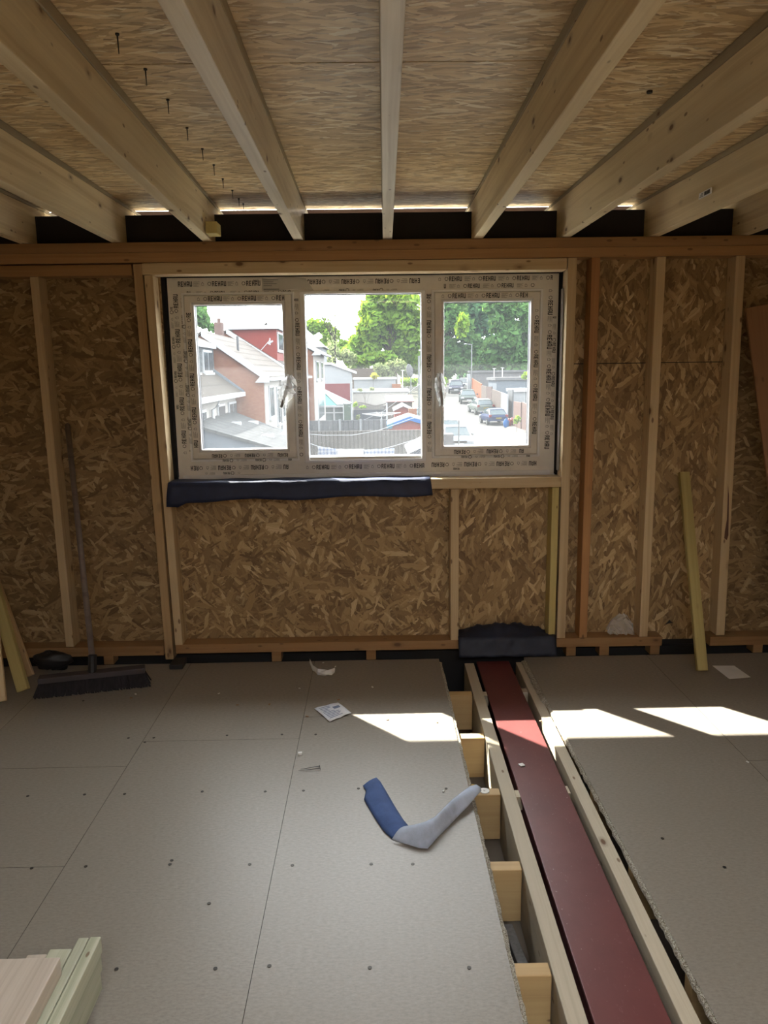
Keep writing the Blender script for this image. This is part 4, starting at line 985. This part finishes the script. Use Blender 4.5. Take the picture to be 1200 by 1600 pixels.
# fences, each run one thing
def fence_run(lb, px0, px1, ytop, Y, mat, zb=None, posts=0, th=.06, name='garden_fence'):
    A, B = onY(px0, ytop, Y), onY(px1, ytop-.016*(px1-px0), Y); zb = gz(Y) if zb is None else zb
    r = thing(name, ((A.x+B.x)/2, Y, zb), lb, 'fence')
    part(r, 'fence_boards', MB().box(A.x, B.x, Y, Y+th, zb, (A.z+B.z)/2), mat)
    for i in range(posts):
        x = A.x+(B.x-A.x)*(i+.5)/posts; part(r, 'post', MB().box(x-.06, x+.06, Y-.06, Y+.01, zb, (A.z+B.z)/2+.08), X_paleg)
    part(r, 'capping', MB().box(A.x, B.x, Y-.02, Y+th+.02, (A.z+B.z)/2-.05, (A.z+B.z)/2+.02), mat); return r
fence_run('nearest tall board fence, behind the washing line', 470, 664, 675, 38, X_fence)
fence_run('weathered fence behind the nearest one, left half, with grey posts', 482, 612, 658, 45, X_fenceg, posts=4)
fence_run('dark blue-grey fence behind the rotary dryer', 552, 642, 641, 66, X_fenceb)
tr_ = thing('trellis', (0, 66.2, -1.6), 'scallop-topped lattice trellis above the blue-grey fence', 'trellis')
mb = MB(); A, B = onY(553,640,66.1), onY(604,640,66.1)
for i in range(30):
    x = A.x+(B.x-A.x)*i/29
    for dx in (-.45, .45):
        mb.tube([(x, 66.15, A.z-.12), (max(A.x, min(B.x, x+dx)), 66.15, A.z+.42+.14*math.sin((x-A.x)/(B.x-A.x)*2*PI+.5))], .02, 4)
part(tr_, 'lattice', mb, X_fence)
mb = MB(); mb.tube([(A.x+(B.x-A.x)*i/20, 66.15, A.z+.44+.14*math.sin(i/20*2*PI+.5)) for i in range(21)], .04, 5); part(tr_, 'top_rail', mb, X_fence)
bw0, bw1 = onY(546,576,116), onY(600,590,116)
tag(MB().box(bw0.x, bw1.x+2, 116, 116.3, gz(116)-.4, bw0.z).build('brown_wall', bricks('brown_brick', (.34,.25,.20), (.40,.30,.24))), 'long brown brick wall behind the farther garage', 'wall')

# sheds
def shed(lb, px0, px1, pyeave, pyr, Y, wall, roof, depth=2.5, trim=X_trim, name='garden_shed', ov=.12):
    A, B = onY(px0, pyeave, Y), onY(px1, pyeave, Y); R = onY((px0+px1)/2, pyr, Y); r = thing(name, ((A.x+B.x)/2, Y, gz(Y)), lb, 'shed')
    ze = (A.z+B.z)/2; xm = (A.x+B.x)/2
    part(r, 'walls', MB().ext([(A.x+ov,Y,gz(Y)),(B.x-ov,Y,gz(Y)),(B.x-ov,Y,ze),(xm,Y,R.z-.08),(A.x+ov,Y,ze)], (0,depth,0)), wall)
    part(r, 'roof', MB().ext([(A.x,Y-.15,ze),(xm,Y-.15,R.z),(B.x,Y-.15,ze),(B.x,Y-.15,ze-.1),(xm,Y-.15,R.z-.12),(A.x,Y-.15,ze-.1)], (0,depth+.3,0)), roof)
    part(r, 'gable_trim', MB().ext([(A.x,Y-.19,ze),(xm,Y-.19,R.z+.02),(B.x,Y-.19,ze),(B.x,Y-.19,ze-.16),(xm,Y-.19,R.z-.2),(A.x,Y-.19,ze-.16)], (0,.03,0)), trim)
    return r, A, B, R
s1, A, B, R = shed('red shed under a bright blue tarpaulin at the right of the middle light', 605, 676, 663, 651, 42, X_shed, X_blue, trim=X_blue)
part(s1, 'tarpaulin_flap', MB().ext([(A.x-.02,41.75,R.z-.62),(A.x+.25,41.75,R.z-.62),(A.x+.35,41.75,R.z-.30),(A.x+.0,41.75,R.z-.42)], (0,.5,0)), X_cyan)
part(s1, 'pale_ridge_sheet', MB().ext([(A.x+.05,41.9,R.z-.33),((A.x+B.x)/2,41.9,R.z+.08),(B.x,41.9,R.z-.3),(B.x,41.9,R.z-.36),((A.x+B.x)/2,41.9,R.z+.0),(A.x+.05,41.9,R.z-.4)], (0,2.6,0)), X_trim)
s2, A2, B2, R2 = shed('small white-trimmed red gabled shed', 614, 646, 639, 630.5, 58, X_shed, X_felt)
A, B = onY(603,622,62.5), onY(646,628,62.5)
s3 = thing('garden_shed', ((A.x+B.x)/2, 62.5, -3.38), 'brown shed with a pinkish-red pent roof', 'shed')
part(s3, 'walls', MB().box(A.x+.1, B.x-.1, 62.5, 65, -3.38, B.z), X_timberw); part(s3, 'roof', MB().ext([(A.x,62.3,B.z),(B.x+.05,62.3,B.z),(B.x+.05,65.2,A.z+.1),(A.x,65.2,A.z+.1)], (0,0,.06)), X_pinkroof)
part(s3, 'corner_trim', MB().box(A.x, A.x+.12, 62.4, 62.6, -3.38, B.z), X_trim)
s4, A, B, R = shed('blue-grey shed with a white gable edge at the lower right of the middle light', 636, 690, 703, 690, 33, plain('slate_boards', (.30,.33,.42), .8), X_trim)
# brick pier, dish, posts
p = onY(645,645,56); tag(MB().box(p.x-.3, p.x+.3, 56, 56.5, -3.38, p.z+.3).build('brick_pier', X_brick), 'small orange brick pier beside the gabled shed', 'pier')
dsh = thing('satellite_dish', onY(640,600,67), 'grey satellite dish on a pole by the hedge', 'satellite dish'); q = onY(640,579,67)
mb = MB(); rows = []
for i in range(6):
    r0 = i/5; rows.append([(q.x+r0*.30*math.cos(a)+r0*.05*math.sin(a), q.y-.12+.12*r0*r0, q.z+r0*.52*math.sin(a)-r0*.22*math.cos(a)) for a in [2*PI*k/16 for k in range(17)]])
mb.grid(rows); part(dsh, 'dish', mb, X_felt, smooth=True, solid=.02)
mb = MB(); mb.tube([(q.x+.1,q.y+.05,gz(67)),(q.x+.1,q.y+.05,q.z-.1)], .04); mb.tube([(q.x,q.y,q.z-.2),(q.x-.2,q.y-.5,q.z-.1)], .025); part(dsh, 'pole', mb, X_galv)
# lamp posts, pole
def lamp(lb, px, pyt, Y, arm, r=.07):
    T = onY(px, pyt, Y); l = thing('street_lamp', (T.x, Y, gz(Y)), lb, 'street lamp'); mb = MB(); mb.tube([(T.x,Y,gz(Y)),(T.x,Y,T.z)], [r*1.3, r]); part(l, 'column', mb, X_galv)
    mb = MB(); mb.tube([(T.x,Y,T.z-.05),(T.x+arm,Y,T.z+.05)], r*.7); part(l, 'arm', mb, X_galv); part(l, 'lantern', MB().box(min(T.x+arm,T.x+arm*1.5), max(T.x+arm,T.x+arm*1.5), Y-.12, Y+.12, T.z, T.z+.12), X_trim, bevel=.03)
lamp('slim street lamp standing by the garages in the right light', 737, 538, 106, -.7)
lamp('pale street lamp at the right edge of the middle light', 654.5, 556, 60, .45)
p = onY(717, 657, 42); mb = MB(); mb.tube([(p.x,42,-3.4),(p.x,42,p.z)], .04); tag(mb.build('thin_post', X_galv), 'thin grey post in front of the nearest parked car', 'post')
for k, (x, y, Y, lb) in enumerate([(772,575,96,'white pole rising behind the right fences'),(785,574,97,'taller pole by the grey garage'),(629,578,95,'thin mast behind the farther garage roof')]):
    T = onY(x, y, Y); mb = MB(); mb.tube([(T.x,Y,gz(Y)),(T.x,Y,T.z)], .06); mb.tube([(T.x-.2,Y,T.z-.05),(T.x+.25,Y,T.z-.1)], .03); tag(mb.build('mast', X_trim), lb, 'mast')
# rotary dryer and washing
rdv = thing('rotary_dryer', (onY(596,650,52).x, 52, -3.38), 'open rotary clothes dryer in the garden with the blue-grey fence', 'rotary dryer'); q = onY(596,648,52)
mb = MB(); mb.tube([(q.x,52,-3.38),(q.x,52,q.z+.15)], .03); part(rdv, 'pole', mb, X_trim)
mb = MB()
for k in range(4):
    a = PI/4*2*k+.25; mb.tube([(q.x,52,q.z-.12),(q.x+1.35*math.cos(a),52+1.35*math.sin(a),q.z+.10)], .025)
for rr in (.7, 1.0, 1.33): mb.tube([(q.x+rr*math.cos(PI/2*k+.25),52+rr*math.sin(PI/2*k+.25),q.z-.12+.22*rr/1.35) for k in range(5)], .012, 4)
part(rdv, 'arms', mb, X_trim)
def line(name, lb, pts, r=.012):
    mb = MB(); mb.tube(pts, r, 5); return tag(mb.build(name, X_trim), lb, 'line')
wl = [onY(x, y, 30) for x, y in ((470,688),(496,697),(520,702),(555,705),(590,703),(615,697),(690,674))]
line('washing_line', 'washing line carrying the blankets in front of the fence', wl)
line('overhead_wire', 'sagging wire crossing in front of the board fence', [onY(x, y, 36) for x, y in ((470,677),(505,680),(550,680),(590,673),(640,655),(700,636))])
line('overhead_wire', 'thin wire rising from the rotary dryer to the right', [onY(x, y, 50) for x, y in ((560,660),(600,642),(632,618),(690,575))], .010)
def checks(name, base, stripe):
    base, stripe = [tuple(x*EXT*1.3 for x in q) for q in (base, stripe)]
    t = NT(name); sx = t.new('ShaderNodeSeparateXYZ'); t.link(t.obj(), sx.inputs[0])
    a = t.math('LESS_THAN', t.math('FRACT', t.math('MULTIPLY', sx.outputs[0], 7)), .45); b = t.math('LESS_THAN', t.math('FRACT', t.math('MULTIPLY', sx.outputs[2], 7)), .45)
    c = t.mix(t.math('MULTIPLY', t.math('ADD', a, b), .45), (*base, 1), (*stripe, 1)); t.link(c, t.bsdf.inputs['Base Color']); t.bsdf.inputs['Roughness'].default_value = .9; return t.mat
X_check = checks('blue_check_cloth', (.82,.84,.88), (.10,.20,.48)); X_blanket = plain('white_blanket', (1.8,1.8,1.8), .9, var=.02)
def cloth(lb, px0, px1, top, mat, seed):
    rows = []; n = 14; r_ = random.Random(seed)
    tops = [onY(px0+(px1-px0)*i/n, top(i/n)+r_.uniform(-.5, .5), 30) for i in range(n+1)]
    for j in range(8): rows.append([(p.x+.01*math.sin(j+i), 30+.05*math.sin(i*1.4)*(j/7), p.z-j*.11) for i, p in enumerate(tops)])
    mb = MB().grid(rows); return tag(mb.build('hanging_cloth', mat, smooth=True, solid=.02), lb, 'laundry')
cloth('blue-checked cloth hanging at the left end of the washing line', 496, 526, lambda s: 697+4.5*s, X_check, 1)
cloth('plain white blanket in the middle of the washing line', 526, 568, lambda s: 701+3*s-3*s*s, X_blanket, 2)
cloth('blue-checked cloth hanging at the right end of the washing line', 568, 616, lambda s: 703-3*s, X_check, 3)

# right-hand fences and garages
def rfence(lb, pxa, ya, Ya, pxb, yb_, Yb, mat, name='fence_panel'):
    A, B = onY(pxa, ya, Ya), onY(pxb, yb_, Yb); n = Vector((B.y-A.y, A.x-B.x, 0)).normalized()*-.12
    if n.x < 0: n = -n
    r = MB(); r.ext([(A.x,A.y,gz(A.y)-.2),(B.x,B.y,gz(B.y)-.2),(B.x,B.y,B.z),(A.x,A.y,A.z)], n)
    return tag(r.build(name, mat), lb, 'fence')
rfence('orange-stained fence panels beside the parked cars', 737, 591, 104, 752, 600, 90, X_orange)
rfence('pinkish brown fence panel past the orange one', 752, 602, 90, 760, 604, 85, X_brown)
rfence('dark brown door-like fence panel', 760.5, 604, 84, 768, 604, 82, plain('brown_gate', (.30,.18,.16), .8))
rfence('tall grey-brown fence panel leading to the concrete wall', 768.5, 608, 81, 783, 613, 74, X_brown)
rfence('pale concrete fence slab', 783, 613, 74, 792.5, 617, 70, X_paleg)
rfence('grey shed side behind the parked blue car', 793, 609, 73, 801, 609, 71, X_fenceg)
rfence('brick garden wall at the right with a pale cap', 802.5, 627, 66, 814, 629, 62, X_brickp, 'garden_wall')
rfence('low brick wall at the extreme right of the right light', 815.5, 628, 62, 840, 640, 56, X_brickp, 'garden_wall')
def rg(lb, pxa, pxb, pt, Y, dep, wall, fas=X_felt):
    A, B = onY(pxa, pt, Y), onY(pxb, pt, Y); return flatblock('garage', lb, A.x, B.x, Y, Y+dep, A.z, wall, fas, .2, .3)
rg('long grey flat-roofed garage behind the orange fence', 741, 850, 579, 106, 6, X_block)
rg('nearer grey rendered garage at the right of the right light', 776, 860, 590, 84, 6, X_blueg)
rg('small white-roofed outbuilding by the right brick wall', 803, 850, 607.5, 75, 3, X_paleg, X_trim)
tag(MB().box(onY(734,0,103).x, onY(739,0,103).x, 103, 103.5, gz(103), onY(736,584,103).z).build('gate_pier', X_paleg), 'pale pier at the start of the orange fence', 'pier')
for k, (x, c_, lb) in enumerate([(794, X_blue, 'blue bag of rubbish on the pavement'), (799, X_redl, 'red and white bag on the pavement by the fences'), (803, X_redl, 'second red bag on the pavement')]):
    p = onY(x-3, 656, 65+k*.7); tag(lump('rubbish_bag', p.x, 65+k*.7, gz(65)+.35, .28, .25, .42, c_, 20+k, 9, 6), lb, 'bag')
p = onY(703, 690, 41); tag(MB().box(p.x-.9, p.x+.2, 41, 42, -3.38, onY(0,689,41).z).build('grey_block_wall', X_block), 'corner of a grey block wall at the bottom left of the right light', 'wall')

# cars
def car(lb, px, Y, paint, rear=False, rot=0, s=1.0, green=False):
    P = onY(px, 600, Y); root = bpy.data.objects.new('parked_car', None); C.objects.link(root); tag(root, lb, 'car', None)
    # length along local y, front at -y
    prof = [(-2.05,.42,.60,.78),(-1.95,.38,.72,.86),(-1.2,.34,.88,.90),(-.75,.33,.94,.91),(.2,.33,.96,.91),(1.3,.34,.98,.90),(1.85,.36,.96,.86),(2.02,.42,.82,.80)]
    def loft(secs, mat, nm):
        mb = MB(); rows = []
        for (y, z0, z1, hw, tw) in secs:
            rows.append([(-hw*.94,y,z0),(-hw,y,z0+(z1-z0)*.35),(-hw,y,z0+(z1-z0)*.7),(-tw,y,z1),(0,y,z1+.02),(tw,y,z1),(hw,y,z0+(z1-z0)*.7),(hw,y,z0+(z1-z0)*.35),(hw*.94,y,z0)])
        mb.grid(rows); n = len(rows[0])
        for rw in (rows[0], rows[-1]): mb.add(rw, [tuple(range(n))])
        return part(root, nm, mb, mat, smooth=False, bevel=.02)
    loft([(y, a, b, w, w*.90) for (y, a, b, w) in prof], paint, 'body')
    loft([(-1.05,.86,.93,.80,.74),(-.35,.86,1.38,.78,.62),(.6,.86,1.44,.78,.62),(1.35,.86,1.38,.78,.60),(1.88,.86,.98,.78,.70)], X_carglass, 'windows')
    loft([(-.38,1.37,1.41,.64,.60),(.5,1.43,1.47,.65,.60),(1.38,1.36,1.41,.63,.58)], paint, 'roof')
    for sx_ in (-1, 1):
        for y in (-1.28, 1.25):
            mb = MB(); mb.tube([(sx_*.72,y,.32),(sx_*.92,y,.32)], .32, 16); wh = part(root, 'wheel', mb, X_dark)
            mb = MB(); mb.tube([(sx_*.90,y,.32),(sx_*.925,y,.32)], .19, 12); mb.build('wheel_trim', X_galv, wh)
        part(root, 'pillar', MB().ext([(sx_*.80,-1.05,.93),(sx_*.66,-.36,1.38),(sx_*.66,-.28,1.40),(sx_*.80,-.95,.95)], (-sx_*.03,0,0)), paint)
        part(root, 'pillar', MB().ext([(sx_*.78,1.90,.96),(sx_*.63,1.40,1.38),(sx_*.63,1.22,1.40),(sx_*.80,1.6,.97)], (-sx_*.03,0,0)), paint)
        mr = MB(); mr.sphere((sx_*.98,-.72,1.0), .1); part(root, 'door_mirror', mr, paint)
        part(root, 'headlamp', MB().box(sx_*.70-.16, sx_*.70+.16, -2.06, -1.9, .62, .76), X_trim, bevel=.03)
        part(root, 'tail_lamp', MB().box(sx_*.74-.12, sx_*.74+.12, 1.86, 2.02, .74, .98), X_redl, bevel=.03)
    part(root, 'front_plate', MB().box(-.26, .26, -2.09, -2.05, .42, .53), X_trim); part(root, 'rear_plate', MB().box(-.26, .26, 2.03, 2.06, .62, .73), X_yel)
    part(root, 'grille', MB().box(-.45, .45, -2.075, -2.03, .56, .68), X_dark)
    root.location = (P.x, Y, gz(Y)+.03); root.scale = (s,)*3
    sl = math.atan((gz(Y+2)-gz(Y-2))/4)*(.9 if not rear else -.9)
    root.rotation_euler = (sl, 0, rot+(PI if rear else 0)); return root
def paintm(n, c):
    m = plain(n, tuple(x*1.3 for x in c), .5, 0, var=.02); m.node_tree.nodes['Principled BSDF'].inputs['Specular IOR Level'].default_value = .02; return m
car('nearest parked car, pale blue windscreen towards us, at the lower left of the right light', 711.5, 47.5, paintm('paint_pale', (.62,.68,.74)), rot=.02, s=1.0)
car('silver car just behind the nearest one, only its roof and bonnet in view', 699, 54, paintm('paint_silver', (.66,.68,.70)), rot=.05)
car('dark blue hatchback seen from behind with a yellow rear plate', 771.5, 69.5, paintm('paint_navy', (.05,.09,.24)), rear=True, rot=.08, s=1.0)
car('grey-green car parked half hidden behind the dark blue hatchback', 751.5, 80, paintm('paint_greygreen', (.34,.40,.36)), rear=True, rot=.12, s=1.06)
car('dark green car facing us, parked midway up the road', 731, 93, paintm('paint_green', (.06,.10,.09)), rot=-.05, s=1.08)
car('dark blue-black car facing us, farther up the road', 712.5, 108, paintm('paint_blueblack', (.04,.05,.12)), rot=-.1, s=1.15)
car('white car parked farthest away beside the lamp post', 726, 114, paintm('paint_white', (.72,.76,.74)), rot=-.35, s=1.1)
car('pale blue car glimpsed beyond the lamp at the middle light edge', 658, 71, paintm('paint_sky', (.35,.52,.66)), rot=.1)

# planting: leaf clouds on branching trunks
def leafmat(name, col, tcol):
    t = NT(name); t.n.remove(t.bsdf); o = t.obj()
    col, tcol = [tuple(x*EXT*3.9 for x in q) for q in (col, tcol)]
    c = t.ramp(t.noise(o, 1.1, 4, .7), [(.3, tuple(x*.65 for x in col)), (.7, tuple(min(1, x*1.3) for x in col))])
    c2 = t.ramp(t.noise(o, 1.5, 3, .6), [(.3, tuple(x*.7 for x in tcol)), (.7, tuple(min(1, x*1.25) for x in tcol))])
    di = t.new('ShaderNodeBsdfDiffuse'); tl = t.new('ShaderNodeBsdfTranslucent'); mx = t.new('ShaderNodeMixShader'); mx.inputs[0].default_value = .45
    t.link(c, di.inputs[0]); t.link(c2, tl.inputs[0]); t.link(di.outputs[0], mx.inputs[1]); t.link(tl.outputs[0], mx.inputs[2]); t.link(mx.outputs[0], t.out.inputs[0]); return t.mat
L_bright = leafmat('leaf_bright', (.20,.36,.05), (.45,.62,.05)); L_mid = leafmat('leaf_mid', (.12,.26,.08), (.26,.46,.10))
L_dark = leafmat('leaf_dark', (.07,.17,.08), (.14,.30,.12)); L_yellow = leafmat('leaf_yellow', (.45,.45,.06), (.7,.6,.05)); L_olive = leafmat('leaf_olive', (.26,.32,.14), (.40,.45,.2))
def leaves(mb, c, rad, n, size, seed):
    r_ = random.Random(seed)
    for _ in range(n):
        while True:
            p = Vector((r_.uniform(-1,1), r_.uniform(-1,1), r_.uniform(-1,1)))
            if .35 < p.length < 1: break
        q = Vector((c[0]+p.x*rad[0], c[1]+p.y*rad[1], c[2]+p.z*rad[2]))
        u = Vector((r_.gauss(0,1), r_.gauss(0,1), r_.gauss(0,1))).normalized(); v = u.orthogonal().normalized()
        s = size*r_.uniform(.6, 1.3)
        mb.v += [tuple(q-u*s), tuple(q+v*s*.6), tuple(q+u*s), tuple(q-v*s*.6)]; k = len(mb.v)-4
        mb.f.append((k, k+1, k+2, k+3)); mb.m.append(0)
def tree(name, lb, Y, blobs, trunk, leaf, size, dens, seed, cat='tree', tr=.3):
    """blobs: (px, py, radius_x_px, radius_y_px)"""
    k = Y/F; tx = onY(trunk[0], 600, Y).x; root = thing(name, (tx, Y, gz(Y)), lb, cat)
    mb = MB(); top_ = onY(trunk[0], trunk[1], Y); r_ = random.Random(seed)
    base = Vector((tx, Y, gz(Y)-.3)); mb.tube([base, base.lerp(top_, .5), top_], [tr, tr*.7, tr*.25], 8)
    for (bx, by, rx, ry) in blobs:
        c_ = onY(bx, by, Y); s0 = base.lerp(top_, r_.uniform(.3, .7)); mb.tube([s0, s0.lerp(c_, .5)+Vector((0,0,.2)), c_], [tr*.4, tr*.25, tr*.08], 6)
    part(root, 'trunk', mb, X_bark)
    mb = MB()
    for i, (bx, by, rx, ry) in enumerate(blobs):
        c_ = onY(bx, by, Y); rad = (rx*k, (rx+ry)/2*k, ry*k); dY = r_.uniform(-.25, .25)*rx*k
        for j in range(5):
            o_ = Vector((r_.uniform(-.45,.45)*rad[0], r_.uniform(-.5,.5)*rad[1]+dY, r_.uniform(-.45,.45)*rad[2]))
            leaves(mb, c_+o_, [q*.62 for q in rad], int(dens*rx*ry/5), size, seed*100+i*7+j)
    o = part(root, 'foliage', mb, leaf, fixn=False); return root
TG = None
tree('leafy_tree', 'big bright green tree at the right of the middle light', 122, [(590,505,26,30),(548,558,18,20),(556,538,14,16),(575,485,16,18),(590,470,20,16),(640,520,26,30),(615,478,26,22),(640,470,24,20),(655,505,24,34),(610,535,30,24),(575,545,20,20),(640,550,26,22),(568,520,12,22),(600,468,14,12),(590,562,30,14),(620,570,30,12),(625,510,26,26),(560,560,14,16),(650,570,20,14)], (608,500), L_bright, .55, 1.7, 11, tr=.45)
tree('leafy_tree', 'dark tree filling the left side of the right light', 132, [(680,490,26,30),(705,500,24,30),(690,540,26,30),(712,470,20,18),(700,570,22,18),(722,500,18,30),(733,545,22,22),(720,575,26,14),(690,580,20,12)], (697,480), L_mid, .6, 1.6, 12, tr=.45)
tree('leafy_tree', 'wide dark green tree behind the street lamp', 150, [(745,480,30,26),(735,520,28,26),(760,545,28,22),(750,570,26,14),(725,560,20,18),(765,500,26,30),(780,575,30,12),(745,585,40,8)], (748,480), L_dark, .6, 1.6, 13, tr=.45)
tree('leafy_tree', 'tall green tree at the top right of the right light', 128, [(800,485,30,26),(790,525,28,24),(830,515,24,34),(810,555,30,20),(778,500,18,24),(770,550,24,24),(800,575,34,14),(770,475,20,18)], (803,480), L_mid, .6, 1.6, 14, tr=.45)
tree('leafy_tree', 'yellow-green sunlit crown between the two lights', 112, [(672,470,22,22),(720,505,12,22),(676,520,18,22)], (676,480), L_bright, .5, 1.4, 15, tr=.35)
tree('leafy_tree', 'rounded far tree behind the hipped roof', 150, [(498,508,20,14),(518,520,16,16),(480,512,16,12),(540,545,22,14),(515,545,20,14),(485,512,14,10),(432,516,14,8)], (505,515), L_bright, .5, 1.6, 16)
tree('leafy_tree', 'small tree growing between the thin trunk and the pale outbuilding', 112, [(520,548,8,16),(513,562,10,10),(535,556,10,12),(548,560,10,12)], (522,540), L_olive, .4, 1.2, 17, tr=.15)
tree('leafy_tree', 'tree at the top left corner of the left light behind the roofs', 58, [(308,492,15,18),(318,500,10,14),(335,512,10,5)], (305,500), L_mid, .3, 1.5, 18, tr=.2)
tree('flowering_bush', 'large pale blossomed bush behind the farther garage', 110, [(598,575,14,12),(618,572,16,12),(633,582,10,10),(605,583,18,8)], (612,585), L_olive, .35, 2.0, 19, 'bush', .12)
tree('flowering_bush', 'small bright yellow bush on the garage roof line', 97, [(583,587,7,5)], (583,590), L_yellow, .22, 5, 20, 'bush', .04)
tree('garden_shrub', 'shrub growing over the trellis by the glass screen', 64, [(555,632,3.5,4),(567,636,5,2.5)], (558,634), L_bright, .12, 6, 21, 'shrub', .03)
tree('garden_shrub', 'climbing greenery in front of the nearer garage', 78, [(562,609,5,2),(580,608,6,1.8)], (570,610), L_olive, .15, 5, 22, 'shrub', .03)
tree('garden_shrub', 'small pale shrub before the blue-grey fence', 55, [(559,651,3.5,4)], (559,652), L_olive, .1, 10, 23, 'shrub', .02)
tree('garden_shrub', 'weeds at the foot of the right brick wall', 59, [(808,656,5,7)], (808,660), L_bright, .12, 5, 24, 'shrub', .02)
tree('garden_shrub', 'green shrub over the white-roofed outbuilding', 74, [(822,588,8,7)], (822,592), L_bright, .18, 4, 25, 'shrub', .03)
hd = onY(625,591,104); hd2 = onY(647,604,104)
tree('hedge', 'low clipped bright hedge beside the road', 104, [(630,597,7,6),(640,597,7,6),(648,597,5,6),(684,598,8,7),(694,597,6,6)], (638,600), L_bright, .25, 6, 26, 'hedge', .03)
# thin bare tree
bt_ = thing('bare_tree', (onY(525,600,96).x, 96, gz(96)), 'thin nearly bare tree standing against the white sky', 'tree')
mb = MB(); r_ = random.Random(31)
def br_(p, d, l, r, lev):
    q = p+d*l; mb.tube([p, q], [r, r*.6], 5)
    if lev == 0: return
    for _ in range(3 if lev > 1 else 4):
        e_ = (d+Vector((r_.uniform(-.55,.55), r_.uniform(-.4,.4), r_.uniform(-.05,.5)))).normalized(); br_(q, e_, l*r_.uniform(.5,.75), r*.55, lev-1)
bp = Vector((onY(525,600,96).x, 96, gz(96))); br_(bp, Vector((0,0,1)), 7.2, .14, 1)
s0 = onY(523,528,96); br_(s0, Vector((-.28,0,1)).normalized(), 2.0, .07, 3); br_(s0, Vector((.2,0,1)).normalized(), 2.4, .07, 3)
part(bt_, 'branches', mb, X_bark)
mb = MB(); leaves(mb, onY(523,475,96), (1.6,1,1.6), 60, .14, 5); leaves(mb, onY(522,545,96), (1.0,1,2.8), 160, .18, 6); part(bt_, 'sparse_leaves', mb, L_olive, fixn=False)
